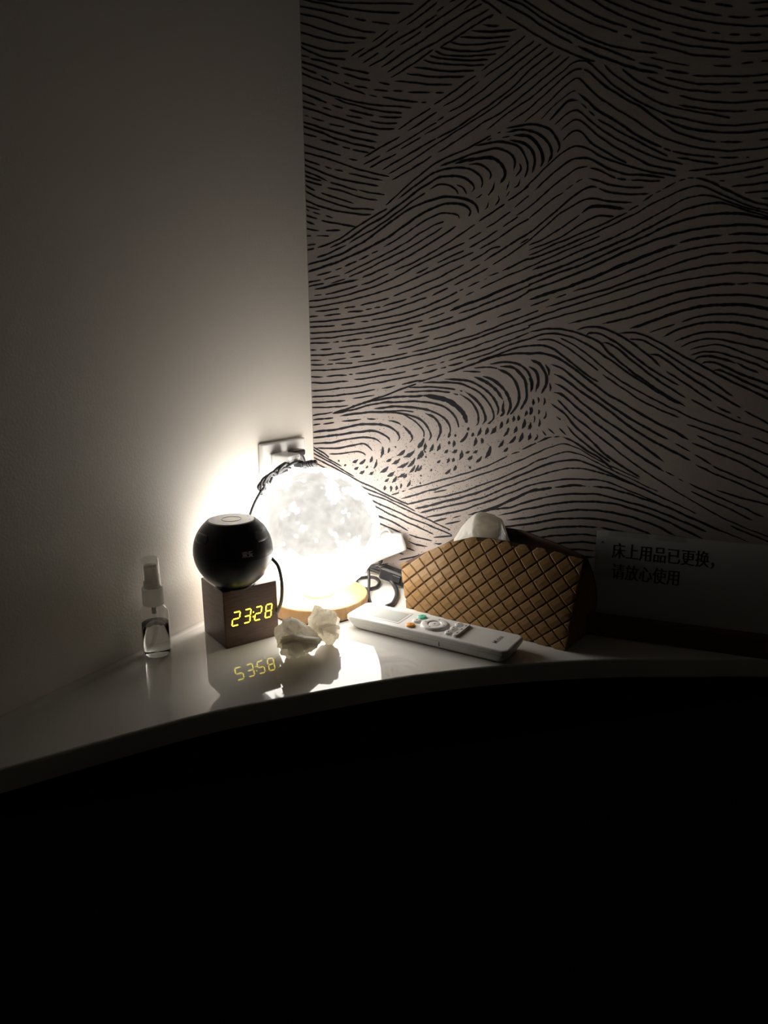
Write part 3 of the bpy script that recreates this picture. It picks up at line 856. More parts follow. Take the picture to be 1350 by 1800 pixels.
wp2.location = WU*.60; wp2['label'] = 'dark printed wave lines'      # the pattern's next repeat along the wall
wp3 = bpy.data.objects.new('wave_print', wp.data); COL.objects.link(wp3); wp3.parent = wall_right; wp3['kind'] = 'stuff'
wp3.location = (0, 0, .72); wp3['label'] = 'dark printed wave lines' # and the repeat above

# the corner shelf
EDGE = [(0, -.632), (.03, -.574), (.0655, -.5065), (.0843, -.4704), (.1044, -.4316), (.1425, -.3639), (.191, -.2995), (.2533, -.2235), (.292, -.1834),
        (.3335, -.1453), (.3814, -.1076), (.4342, -.0714), (.488, -.040), (.5399, -.0094), (.600, .0180), (.655, .0440)]
def edge_pts(off=0.0):
    P = spline([(x, y, 0) for x, y in EDGE], 4); out = []
    for i, p in enumerate(P):
        t = (P[min(i+1, len(P)-1)] - P[max(i-1, 0)]).normalized(); out.append(p + Vector((-t.y, t.x, 0))*off)
    return out
def slab(z0, z1, off, round_top=0.0, close=True):
    bm = bmesh.new(); rows = []
    E = edge_pts(off); E[0].x = 0.0; e = E[-1]; E[-1] = WU*e.dot(WU)
    levels = [(z0, 0.0), (z1-round_top, 0.0)] + ([(z1-round_top*.3, round_top*.3), (z1, round_top)] if round_top else [])
    for z, ins in levels:
        Q = edge_pts(off+ins); Q[0].x = 0.0; Q[-1] = WU*Q[-1].dot(WU)
        rows.append([bm.verts.new((p.x, p.y, z)) for p in Q] + [bm.verts.new((0, 0, z))])
    for A, B in zip(rows, rows[1:]):
        n = len(A)
        for i in range(n): bm.faces.new((A[i], A[(i+1) % n], B[(i+1) % n], B[i]))
    bm.faces.new(rows[0][::-1]); bm.faces.new(rows[-1]); return bm
shelf = thing('corner_shelf', 'glossy white corner shelf with a long curved front edge', 'shelf', (0, 0, 0))
sl = obj('shelf_top', slab(-.020, 0, 0.0, .002), M['slab'], shelf)
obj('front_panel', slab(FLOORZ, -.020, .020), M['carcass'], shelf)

# ------------------------------------------------------------------ moon lamp
lamp = thing('moon_lamp', 'glowing white moon globe lamp on a round wooden base', 'lamp', (LAMP_C.x, LAMP_C.y, 0))
obj('base', lathe([(0, 0), (.0565, 0), (.0575, .0006), (.058, .002), (.058, .0150), (.0572, .0162), (.0565, .0166), (0, .0166)], 96), M['beech'], lamp, True)
obj('base_pad', lathe([(0, -.0), (.0578, 0), (.0582, .0008), (.0582, .0014), (.056, .0016), (0, .0016)], 64), M['black'], lamp)
obj('neck_ring', lathe([(.010, .0166), (.0175, .0166), (.0180, .0185), (.0178, .0225), (.010, .0225)], 48), M['white2'], lamp, True)
bm = bmesh.new(); bmesh.ops.create_icosphere(bm, subdivisions=6, radius=LAMP_R)
shade = obj('shade', bm, M['moon'], lamp, True, loc=(0, 0, LAMP_C.z))
ga = shade.data.attributes.new('glow', 'FLOAT', 'POINT'); ga.data.foreach_set('value', [moon_glow(v.co.normalized()) for v in shade.data.vertices]); shade['label'] = 'glowing moon-textured globe'
def rel(o, p): return Vector(p) - Vector((o.location.x, o.location.y, o.location.z-TZ))
def shelf_px(l, z=.0028): return [on_shelf(620+x/6.75, 920+y/6.75, z if len(r) == 0 else r[0]) for x, y, *r in l]
def cordpart(name, pts, r, parent, flat=1.0, mat='rubber'):
    return obj(name, tube([rel(parent, p) for p in pts], r, 8, 8, flat=flat), M[mat], parent, True)
bb = [(LAMP_C.x+.046, LAMP_C.y+.034, .0035)]
def wall_px(l): return [on_wall(620+x/6.75, 920+y/6.75, o) for x, y, o in l]
cordpart('power_cord', bb + shelf_px([(40, 690), (150, 640), (260, 645), (315, 695), (285, 752), (200, 776), (130, 770)]), .0021, lamp)
cordpart('power_cord', wall_px([(95, 520, .012), (150, 515, .016), (186, 560, .024)]) + shelf_px([(194, 700, .008), (186, 850, .0045), (205, 930, .003), (230, 985, .0028)]), .0019, lamp)
cordpart('power_cord', wall_px([(150, 530, .008), (300, 575, .010), (420, 645, .016)]) + shelf_px([(500, 750, .004), (522, 850), (475, 950), (400, 985)]), .0026, lamp)
cordpart('cord_loop', wall_px([(170, 450, .014), (240, 402, .008), (300, 415, .010), (332, 452, .016), (305, 490, .022), (240, 500, .022), (160, 495, .020)]), .0030, lamp, .45)
cordpart('power_cord', wall_px([(130, 520, .008), (260, 530, .008), (385, 562, .010)]), .0024, lamp)
# inline switch on the cord
sp0 = on_wall(673, 1004, .013); sp1 = on_wall(719, 1021, .0135); sd = sp1-sp0; sl_ = sd.length; sd.normalize(); sz_ = WN.cross(sd).normalized()
if sz_.z < 0: sz_ = -sz_
sm = frame(rel(lamp, sp0), sd, WN, sz_)
sw = obj('inline_switch', box(bmesh.new(), (-.002, -.0075, -.0085), (sl_+.004, .0075, .0085), sm, .003, 3), M['blackm'], lamp)
obj('switch_button', box(bmesh.new(), (sl_*.46, .0066, -.0045), (sl_*.46+.012, .0092, .0045), sm, .001, 2), M['black'], sw)

# ------------------------------------------------------------------ cube clock
FC = Vector((.0678, -.2555, 0)); CS = .061; ca = math.radians(66.0)
ck = thing('cube_clock', 'dark walnut cube alarm clock showing glowing yellow digits 23:28', 'clock', FC, ca)
# local x runs along the digit face, local y into the cube
obj('body', box(bmesh.new(), (0, 0, 0), (CS, CS*.93, .0622), None, .0006, 1), M['walnut'], ck)
SEG = {'a': ((.08, 1), (.92, 1)), 'b': ((1, .95), (1, .55)), 'c': ((1, .45), (1, .05)), 'd': ((.08, 0), (.92, 0)), 'e': ((0, .05), (0, .45)), 'f': ((0, .55), (0, .95)), 'g': ((.08, .5), (.92, .5))}
NUM = {'2': 'abged', '3': 'abgcd', '8': 'abcdefg'}
def digit(ch, u0, u1, z0=.0237, h=.0143):
    w = (u1-u0)*CS; bm = bmesh.new(); t = .00055
    for s in NUM[ch]:
        (x0, y0), (x1, y1) = SEG[s]
        def P(x, y): return Vector((u0*CS + x*w*.74 + y*w*.26, z0 + y*h))
        a, b = P(x0, y0), P(x1, y1); d = (b-a).normalized(); n = Vector((-d.y, d.x))
        a, b = a+d*.0004, b-d*.0004
        ol = [a+n*t, a-d*t, a-n*t, b-n*t, b+d*t, b+n*t]
        f = [bm.verts.new((p.x, -.0003, p.y)) for p in ol]; g = [bm.verts.new((p.x, .0004, p.y)) for p in ol]
        bm.faces.new(f); bm.faces.new(g[::-1])
        for i in range(6): bm.faces.new((f[i], f[(i+1) % 6], g[(i+1) % 6], g[i]))
    return obj('digit', bm, M['segment'], ck)
for ch, u0, u1 in (('2', .125, .295), ('3', .345, .495), ('2', .545, .70), ('8', .745, .895)): digit(ch, u0, u1)
bm = bmesh.new()
for zz in (.0285, .0335):
    box(bm, (.517*CS+(zz-.0285)*.1, -.0003, zz-.0006), (.535*CS+(zz-.0285)*.1, .0004, zz+.0006))
obj('colon', bm, M['segment'], ck)

# ------------------------------------------------------------------ ball speaker on the clock
SC = Vector((.0625, -.2305, .0622)); SR = .0405; SZ = .0380
spk = thing('ball_speaker', 'round black bluetooth speaker sitting on the cube clock', 'speaker', SC)
prof = [(0, 0), (.0170, 0), (.0180, .0012)]
a0 = math.asin(-(SZ-.0012)/SR)
a1 = math.asin(.0315/SR)
for i in range(41):
    a = -1.12 + (a1+1.12)*i/40; prof.append((SR*math.cos(a), SZ+SR*math.sin(a)))
rt_, zt_ = prof[-1]; prof += [(rt_-.0006, zt_+.0006), (rt_-.0016, zt_+.0008), (0, zt_+.0008)]
obj('body', lathe(prof, 96), M['blackm'], spk, True)
disc = obj('control_disc', lathe([(0, zt_+.0006), (rt_-.0022, zt_+.0006), (rt_-.0026, zt_+.0013), (0, zt_+.0013)], 64), M['gray'], spk)
obj('button_ring', lathe([(.0094, zt_+.0012), (.0098, zt_+.0016), (.0102, zt_+.0012)], 48), M['black'], disc)
for a in range(0, 360, 45):
    bm = bmesh.new(); r0, r1 = .0186, .0196; A = [math.radians(a+20+k*2.4) for k in range(6)]
    v = [[bm.verts.new((r*math.cos(q), r*math.sin(q), zt_+.0015)) for q in A] for r in (r0, r1)]
    for k in range(5): bm.faces.new((v[0][k], v[1][k], v[1][k+1], v[0][k+1]))
    obj('light_mark', bm, M['led'], disc)
obj('seam', lathe([(SR*1.0005*math.cos(-.06), SZ+SR*math.sin(-.06)), (SR*1.004, SZ+SR*math.sin(-.05)), (SR*1.0005*math.cos(-.04), SZ+SR*math.sin(-.04))], 96), M['black'], spk, True)
obj('foot', lathe([(0, 0), (.0195, 0), (.0205, .0010), (.0195, .0030), (0, .0030)], 48), M['black'], spk, True)
SCEN = Vector((SC.x, SC.y, SC.z+SZ))
def on_ball(px, py, r):
    d = ray(px, py).normalized(); o = CAM-SCEN; b = o.dot(d); q = b*b - (o.dot(o)-r*r)
    return o + d*(-b-math.sqrt(max(q, 0)))
def patch(name, u, v, mat, n=10, k=1.006):
    """a curved cover strip between azimuths u and elevations v on the ball"""
    bm = bmesh.new(); G = []
    for i in range(n+1):
        row = []
        for j in range(5):
            az = u[0] + (u[1]-u[0])*i/n; e = (i/n-.5)*2; sh = math.sqrt(max(0, 1-e**6))
            vm = (v[0]+v[1])/2; el = vm + (v[1]-v[0])*(j/4-.5)*max(sh, .04)
            row.append(bm.verts.new((SR*k*math.cos(el)*math.cos(az), SR*k*math.cos(el)*math.sin(az), SZ+SR*k*math.sin(el))))
        G.append(row)
    for i in range(n):
        for j in range(4): bm.faces.new((G[i][j], G[i+1][j], G[i+1][j+1], G[i][j+1]))
    ob = obj(name, bm, mat, spk, True)
    md = ob.modifiers.new('thick', 'SOLIDIFY'); md.thickness = .0006; md.offset = -1
    return ob
M['mesh'] = add_noise_color(material('speaker_mesh', (.10, .10, .10), .35, metal=.3), 2600, (.03, .03, .03), (.22, .22, .21))
azc = math.atan2(CAM.y-SCEN.y, CAM.x-SCEN.x)
patch('grille', (azc-1.42, azc-.72), (.36, .62), M['blackm'])
patch('grille', (azc+.62, azc+1.28), (.36, .64), M['mesh'])
patch('grille', (azc+2.2, azc+2.9), (.36, .62), M['mesh'])
# maker's mark, grey, on the front of the ball
def fit_text(s, name, w, h, mat, parent, fr, bold=0.0, extrude=.00005, shear=0.0, spacing=1.0, strikes=()):
    o = text_mesh(name, s, 1.0, mat, parent, Matrix.Identity(4), 1.0, bold, 0.0, shear, spacing)
    if strikes:                       # heavier uprights than crossbars
        bm = bmesh.new(); bm.from_mesh(o.data); src = bm.copy()
        for dx in strikes:
            c2 = src.copy(); bmesh.ops.translate(c2, vec=(dx, 0, dx*.0001), verts=c2.verts); merge(bm, c2)
        src.free(); bm.to_mesh(o.data); bm.free()
    xs = [v.co.x for v in o.data.vertices]; ys = [v.co.y for v in o.data.vertices]
    kx = w/(max(xs)-min(xs)); ky = h/(max(ys)-min(ys))
    o.data.transform(fr @ Matrix.Diagonal((kx, ky, 1, 1)) @ Matrix.Translation((-min(xs), -min(ys), 0)))
    return o
c0 = on_ball(426, 981, SR*1.004); nrm = c0.normalized(); xx = Vector((0, 0, 1)).cross(nrm).normalized(); yy = nrm.cross(xx)
M['mark'] = material('grey_mark', (.75, .75, .75), .4)
fit_text('索爱', 'maker_mark', .0112, .0062, M['mark'], spk, frame(c0 + Vector((0, 0, SZ)), xx, yy, nrm), bold=.012)
# its cable drops behind the clock
dcl = (Vector((.1000, -.1975, .07)) - CAM).dot(FW)
cp = [at_depth(470, 976, dcl-.004), at_depth(481, 985, dcl-.001), at_depth(490, 998, dcl), at_depth(495.5, 1025, dcl+.003), at_depth(495, 1052, dcl+.006), at_depth(490.5, 1069, dcl+.010), at_depth(482, 1085, dcl+.018)]
tag(obj('power_cable', tube(cp, .0019, 8, 8), M['cablegrey'], None, True), 'thin grey cable hanging in a curve beside the cube clock', 'cable')

# ------------------------------------------------------------------ spray bottle
SB = Vector((.0172, -.3010, 0))
sb = thing('spray_bottle', 'small clear spray bottle half full of liquid against the left wall', 'bottle', SB)
obj('body', lathe([(0, .0022), (.006, .0012), (.0112, .0004), (.0132, .0012), (.0140, .004), (.0140, .0465), (.0136, .0495), (.0120, .0525), (.0096, .0545), (.0082, .0558), (.0082, .0600)], 64), M['clear'], sb, True)
obj('liquid', lathe([(0, .0034), (.006, .0030), (.0108, .0024), (.0124, .0032), (.0131, .0055), (.0131, .0360), (.0128, .0362), (0, .0358)], 64), M['water'], sb, True)
obj('collar', lathe([(0, .0560), (.0102, .0560), (.0104, .0566), (.0104, .0728), (.0100, .0738), (.0088, .0738), (0, .0738)], 64), M['milky'], sb, True)
obj('pump_head', lathe([(0, .0738), (.0080, .0738), (.0080, .0800), (.0066, .0806), (.0066, .0950), (.0058, .0966), (0, .0968)], 48), M['milky'], sb, True)
obj('overcap', lathe([(.0090, .0738), (.0090, .0760), (.0085, .0765), (.0084, .1030), (.0076, .1045), (0, .1048), (0, .1040), (.0073, .1037), (.0078, .1024), (.0080, .0765)], 64), M['clear'], sb, True)
obj('dip_tube', tube([(0, 0, .0556), (0, 0, .048), (.0006, .0004, .030), (-.002, -.002, .015), (-.007, -.006, .006)], .0014, 8, 6), M['clear'], sb, True)
obj('dip_tube', lathe([(0, .0460), (.0022, .0460), (.0026, .0558), (0, .0558)], 16), M['white2'], sb, True)

# ------------------------------------------------------------------ crumpled tissues
def tissue_material(name, tr=.35):
    m = bpy.data.materials.new(name); m.use_nodes = True; nt = m.node_tree; nt.nodes.remove(nt.nodes['Principled BSDF'])
    d = nd(m, 'ShaderNodeBsdfDiffuse'); d.inputs[0].default_value = (.90, .88, .84, 1)
    t = nd(m, 'ShaderNodeBsdfTranslucent'); t.inputs[0].default_value = (.92, .88, .78, 1)
    n = nd(m, 'ShaderNodeTexNoise', i_Scale=600.0, i_Detail=3.0); lk(m, coords(m), n.inputs['Vector'])
    b = nd(m, 'ShaderNodeBump', i_Strength=.35, i_Distance=.0005); lk(m, n.outputs['Fac'], b.inputs['Height']); lk(m, b.outputs[0], d.inputs['Normal'])
    x = nd(m, 'ShaderNodeMixShader'); x.inputs[0].default_value = tr
    lk(m, d.outputs[0], x.inputs[1]); lk(m, t.outputs[0], x.inputs[2]); lk(m, x.outputs[0], nt.nodes['Material Output'].inputs[0]); return m
M['wad'] = tissue_material('thin_tissue', .5)
def wad(label, loc, sx, sy, sz, seed, spikes, rz=0.0):
    o = thing('crumpled_tissue', label, 'tissue', loc, rz, 'crumpled tissues in front of the lamp')
    bm = bmesh.new(); bmesh.ops.create_icosphere(bm, subdivisions=4, radius=1.0)
    rnd = random.Random(seed)
    planes = []
    for i in range(15):                     # flat folded facets
        z = rnd.uniform(-1, 1); a = rnd.uniform(0, 6.283); r = math.sqrt(1-z*z); planes.append((Vector((r*math.cos(a), r*math.sin(a), z)), rnd.uniform(.66, .95)))
    creases = []
    for i in range(9):                      # sharp creases running over the facets
        n = Vector((rnd.uniform(-1, 1), rnd.uniform(-1, 1), rnd.uniform(-.6, .6))).normalized(); creases.append((n, rnd.uniform(-.5, .5), rnd.choice((-.10, .07, -.14)), rnd.uniform(.06, .16)))
    for v in bm.verts:
        d = v.co.normalized(); rad = 1.16
        for n, h in planes:
            c = d.dot(n)
            if c > .05: rad = min(rad, h/c)
        for n, off, amt, wd in creases:
            q = abs(d.dot(n)-off)
            if q < wd: rad += amt*(1-q/wd)
        for sdv, amt, sharp in spikes:
            c = d.dot(Vector(sdv).normalized())
            if c > 0: rad += amt*c**sharp
        v.co = Vector((d.x*sx, d.y*sy, d.z*sz))*rad
    zmin = min(v.co.z for v in bm.verts)
    for v in bm.verts:
        if v.co.z < zmin + sz*.16: v.co.z = zmin + (v.co.z-zmin)*.1
        v.co.z -= zmin
    obj('wad', bm, M['wad'], o, False)
    # loose paper corners standing off the wad
    for k in range(4):
        a = rnd.uniform(0, 6.28); bm = bmesh.new(); G = []
        c = Vector((math.cos(a)*sx*.62, math.sin(a)*sy*.62, sz*rnd.uniform(.9, 1.35)))
        t = Vector((-math.sin(a), math.cos(a), rnd.uniform(-.5, .5))); up = Vector((math.cos(a)*.7, math.sin(a)*.7, rnd.uniform(.3, .9)))
        for i in range(5):
            q = (i/4-.5)*2; G.append([bm.verts.new(c + t*sx*.8*q + up*sz*(.55*(1-abs(q)*.75))*j/3 + Vector((rnd.uniform(-1, 1), rnd.uniform(-1, 1), rnd.uniform(-1, 1)))*.0012 + Vector((0, 0, -.006*(1-j/3)))) for j in range(4)])
        for i in range(4):
            for j in range(3): bm.faces.new((G[i][j], G[i+1][j], G[i+1][j+1], G[i][j+1]))
        obj('fold', bm, M['wad'], o, False)
    return o
wad('larger crumpled white tissue in front, beside the cube clock', (.1420, -.2350, 0), .0235, .0205, .0215, 3.0, [((-.9, -.3, .2), .22, 10), ((.1, -.3, .9), .10, 6)])
wad('smaller crumpled white tissue behind, near the lamp base', (.1500, -.1965, 0), .0165, .0150, .0205, 8.0, [((-.5, -.2, 1), .45, 14), ((.8, .3, .7), .35, 14), ((.6, .4, -.6), .35, 12)])

# ------------------------------------------------------------------ remote control
RC = thing('remote_control', 'white air conditioner remote with green and orange buttons', 'remote', (.2385, -.1245, 0), math.radians(-.8))
RL, RW = .0955, .0235
def rrect(hx, hy, r, n=6):
    out = []
    for cx, cy, a in ((hx-r, hy-r, 0), (-hx+r, hy-r, 90), (-hx+r, -hy+r, 180), (hx-r, -hy+r, 270)):
        for i in range(n+1):
            t = math.radians(a + 90*i/n); out.append((cx+r*math.cos(t), cy+r*math.sin(t)))
    return out
def layered(levels, cap=True):
    bm = bmesh.new(); rows = []
    for hx, hy, r, z, *dx in levels:
        sx = dx[0] if dx else 0.0
        rows.append([bm.verts.new((x+sx, y, z)) for x, y in rrect(hx, hy, r)])
    for A, B in zip(rows, rows[1:]):
        n = len(A)
        for i in range(n): bm.faces.new((A[i], A[(i+1) % n], B[(i+1) % n], B[i]))
    bm.faces.new(rows[0][::-1]); bm.faces.new(rows[-1]); return bm
obj('lower_shell', layered([(RL-.012, RW-.0055, .006, 0.0, .004), (RL-.007, RW-.003, .007, .0018, .002), (RL-.002, RW-.0008, .0075, .0070), (RL-.0004, RW-.0003, .0075, .0093)]), M['white'], RC)
obj('upper_shell', layered([(RL-.0002, RW-.0002, .0075, .0096), (RL, RW, .0075, .0100), (RL, RW, .0075, .0136), (RL-.0008, RW-.0008, .0070, .0146), (RL-.0022, RW-.0022, .006, .0150)]), M['white'], RC)
obj('seam', layered([(RL-.001, RW-.001, .007, .0090), (RL-.001, RW-.001, .007, .0099)]), M['graytext'], RC)
ZT = .0150
def pad(name, cx, cy, levels, mat, parent=RC):
    bm = layered(levels); bmesh.ops.translate(bm, vec=(cx, cy, 0), verts=bm.verts); return obj(name, bm, mat, parent)
win = pad('screen_window', -.0570, .0008, [(.0255, .0165, .003, ZT-.0004), (.0255, .0165, .003, ZT+.00025)], M['lcdframe'])
pad('screen', -.0555, .0008, [(.0205, .0125, .001, ZT+.0002), (.0205, .0125, .001, ZT+.0004)], M['lcd'], win)
def button(name, cx, cy, r, mat, h=.0022, sy=1.0):
    bm = lathe([(0, ZT-.0005), (r, ZT-.0005), (r, ZT+h*.6), (r*.93, ZT+h*.9), (r*.8, ZT+h), (0, ZT+h*1.02)], 32)
    bmesh.ops.scale(bm, vec=(1, sy, 1), verts=bm.verts); bmesh.ops.translate(bm, vec=(cx, cy, 0), verts=bm.verts)
    return obj(name, bm, mat, RC, True)
def glyph(parent, cx, cy, z, w, h):
    bm = bmesh.new(); box(bm, (cx-w/2, cy-h/2, z), (cx+w/2, cy+h/2, z+.00008)); return obj('symbol', bm, M['graytext'], parent)
BY = -.0088
b = button('button', -.0178, .0204+BY, .0049, M['green']); b['label'] = 'green button'; glyph(b, -.0178, .0204+BY, ZT+.0022, .0012, .003)
b = button('button', -.0178, .0085+BY, .0047, M['white']); glyph(b, -.0178, .0085+BY, ZT+.0022, .0012, .003)
b = button('button', -.0178, -.0052+BY, .0049, M['orange']); b['label'] = 'orange button'; glyph(b, -.0178, -.0052+BY, ZT+.0022, .0012, .003)
b = obj('dial', lathe([(.0072, ZT-.0004), (.0072, ZT+.0022), (.0080, ZT+.0026), (.0132, ZT+.0026), (.0146, ZT+.0020), (.0148, ZT-.0004)], 48, (.0035, .0086+BY)), M['white'], RC, True)
for dx, dy in ((.011, 0), (-.011, 0), (0, .011), (0, -.011)): glyph(b, .0035+dx, .0086+BY+dy, ZT+.0026, .0010 if dy else .0024, .0024 if dy else .0010)
b = button('dial_centre', .0035, .0086+BY, .0066, M['white'], .0020); glyph(b, .0035, .0086+BY, ZT+.0020, .0016, .0028)
for yv in (.0215, .0097, -.0022):
    b = button('button', .0255, yv+BY, .0038, M['white'], .0022, 1.25); glyph(b, .0255, yv+BY, ZT+.0022, .0012, .003)
bar = pad('button_bar', .0352, .0090+BY, [(.0030, .0170, .0026, ZT-.0004), (.0030, .0170, .0026, ZT+.0020), (.0023, .0163, .0020, ZT+.0026)], M['white'])
for yv in (-.0105, 0, .0105): glyph(bar, .0352, .0090+BY+yv, ZT+.0026, .0012, .0034)
fit_text('Midea', 'maker_mark', .0190, .0056, M['graytext'], RC, frame((.0785, -.0095, ZT+.00008), (0, 1, 0), (-1, 0, 0), (0, 0, 1)), bold=.004, shear=.15)
obj('battery_seam', box(bmesh.new(), (.0205, -RW-.0001, .0040), (.0209, -RW+.001, .0092)), M['graytext'], RC)

# ------------------------------------------------------------------ woven leather tissue box
TB0 = Vector((.174, -.0615, 0)); TB1 = Vector((.372, -.086, 0)); TL = (TB1-TB0).length; TD = math.atan2(TB1.y-TB0.y, TB1.x-TB0.x); DEP = .0700
tb = thing('tissue_box', 'tan woven leather tissue box cover behind the remote', 'tissue box', TB0, TD)
def interp(x, tab):
    for (x0, y0), (x1, y1) in zip(tab, tab[1:]):
        if x <= x1:
            t = (x-x0)/(x1-x0); t = t*t*(3-2*t) if False else t; return y0+(y1-y0)*t
    return tab[-1][1]
HF = [(0, .0525), (.12, .069), (.25, .0845), (.38, .0945), (.5, .0965), (.65, .0955), (.82, .094), (1.0, .090)]
HB = [(0, .0525), (.12, .070), (.25, .087), (.38, .098), (.5, .1035), (.62, .1045), (.82, .0985), (1.0, .090)]
INS = [(0, .0), (.15, .010), (.4, .022), (.7, .028), (1.0, .032)]
def panel(back, s, t, lift=0.0):
    """s along the length, t from the foot (0) to the top edge (1)"""
    h = interp(s, HB if back else HF); ins = interp(s, INS); 
    if back: ins = min(ins, .024+.010*s)
    z = h*t; bulge = .006*math.sin(math.pi*min(t, 1))*math.sin(math.pi*s)**.5 if 0 < s < 1 else 0.0
    y = ins*t*t - bulge - lift
    x = s*TL - .009*(1-s)**3*t + .004*s**3*math.sin(t*3)
    y += (.010*(1-s)**6 if not back else 0)*0
    return Vector((x, DEP-y if back else y, z))
def backing(back):
    bm = bmesh.new(); G = []
    for i in range(29): G.append([bm.verts.new(panel(back, i/28, j/10)) for j in range(11)])
    for i in range(28):
        for j in range(10): bm.faces.new((G[i][j], G[i+1][j], G[i+1][j+1], G[i][j+1]))
    return bm
for bk, nm in ((False, 'front_panel'), (True, 'back_panel')):
    pn = obj(nm, backing(bk), M['leatherdark'], tb, True)
    md = pn.modifiers.new('thick', 'SOLIDIFY'); md.thickness = .0012; md.offset = 1 if bk else -1
    CELL = .0136                              # side of one woven square, set on the diagonal
    dg = CELL*math.sqrt(2)/2
    for a in range(-2, 30):
        for b_ in range(-1, 16):
            if (a+b_) % 2: continue
            cx, cz = a*dg, b_*dg*.92 + .002
            if not (-.3*dg < cx < TL+.3*dg): continue
            hloc = interp(min(max(cx/TL, 0), 1), HB if bk else HF)
            if cz < -.3*dg or cz > hloc+.35*dg: continue
            over = b_ % 2    # which of the two strips lies on top
            bm = bmesh.new(); G = []; ST = (-1.0, -.86, .0, .86, 1.0); n = 4
            for pi in ST:
                row = []
                for qi in ST:
                    p, q = pi*.935, qi*.91
                    x = cx + dg*(p-q)*.5; z = cz + dg*.92*(p+q)*.5
                    lift = .0002 if abs(qi) == 1 else (.0004 if abs(pi) == 1 else .0013)
                    lift += .0004*(1-qi*qi) - .0004*pi
                    s = min(max(x/TL, 0), 1); h = interp(s, HB if bk else HF); t = min(max(z/h, .0), 1.0)
                    row.append(bm.verts.new(panel(bk, s, t, lift)))
                G.append(row)
            for i in range(n):
                for j in range(n): bm.faces.new((G[i][j], G[i+1][j], G[i+1][j+1], G[i][j+1]))
            bmesh.ops.dissolve_degenerate(bm, dist=1e-5, edges=bm.edges)
            if len(bm.faces) < 3: bm.free(); continue
            obj('woven_strip', bm, M['leather'], pn, False)
for s in (0.0, 1.0):                           # the folded-in ends
    bm = bmesh.new(); G = []
    for j in range(9):
        t = j/8; a = panel(False, s, t); b = panel(True, s, t); mid = (a+b)/2 + Vector(((.010 if s == 0 else -.014)*t**.5, 0, -.004*t))
        G.append([bm.verts.new(p) for p in (a, (a+mid)/2, mid, (mid+b)/2, b)])
    for j in range(8):
        for i in range(4): bm.faces.new((G[j][i], G[j][i+1], G[j+1][i+1], G[j+1][i]))
    obj('end_panel', bm, M['leather'], tb, True)
bm = bmesh.new(); G = []
for i in range(25):
    s = i/24; a = panel(False, s, .93); b = panel(True, s, .93); G.append([bm.verts.new(a), bm.verts.new((a+b)/2 + Vector((0, 0, -.006))), bm.verts.new(b)])
for i in range(24):
    for j in range(2): bm.faces.new((G[i][j], G[i+1][j], G[i+1][j+1], G[i][j+1]))
obj('lining', bm, M['leatherdark'], tb, True)
bm = bmesh.new(); box(bm, (.002, .001, 0), (TL-.002, DEP-.001, .0012)); obj('bottom_panel', bm, M['leatherdark'], tb)
# stitching along the front lip
bm = bmesh.new()
for k in range(30):
    s = .22 + k*.016; p = panel(False, s, .965, .0030); q = panel(False, s+.007, .965, .0030)
    tube([p, q], .00022, 5, 1, bm)
st = obj('stitching', bm, material('thread', (.55, .36, .16), .6), tb); st['kind'] = 'stuff'
# the tissue pulled up through the slit
def tissue_sheet():
    bm = bmesh.new(); NX, NY = 40, 22; G = []
    for i in range(NX+1):
        u = i/NX; row = []
        for j in range(NY+1):
            v = j/NY
            s = .215 + .37*u
            hh = (.030 + .014*math.sin(math.pi*u))*math.sin(math.pi*min(1, max(0, u*.97+.03)))**.38*(1-.30*u)
            base = interp(s, HF) - .012
            x = s*TL + (u-.45)*.006*v - .012*max(0, u-.6)*v
            fold = abs(u-.40)                        # a sharp standing fold
            y = .0300 + .004*math.sin(u*5) + (-.0125*max(0, 1-fold/.32) + .012*max(0, 1-abs(u-.72)/.26)**1.4)*math.sin(v*2.4)
            y += .0012*noise.noise((u*16, v*9, 2.0)) + .006*v*v
            z = base + hh*v + .0009*noise.noise((u*14, v*11, 5.0))
            row.append(bm.verts.new((x, y, z)))
        G.append(row)
    for i in range(NX):
        for j in range(NY): bm.faces.new((G[i][j], G[i+1][j], G[i+1][j+1], G[i][j+1]))
    # the sheet folds over and hangs down behind
    H = []
    for i in range(NX+1):
        top = G[i][NY].co; u = i/NX; row = [G[i][NY]]
        for k in range(1, 9):
            w = k/8; row.append(bm.verts.new(top + Vector((0, .013*math.sin(w*1.57)*(math.sin(math.pi*u)**.5), .0035*math.sin(w*3.14)*(1-w) - .032*w**1.8*(math.sin(math.pi*u)**.6)))))
        H.append(row)
    for i in range(NX):
        for k in range(8): bm.faces.new((H[i][k], H[i+1][k], H[i+1][k+1], H[i][k+1]))
    return bm
ts = thing('tissue', 'white paper tissue pulled up out of the woven box', 'tissue', TB0 + Vector((0, 0, 0)), TD)
obj('sheet', tissue_sheet(), M['wad'], ts, True)

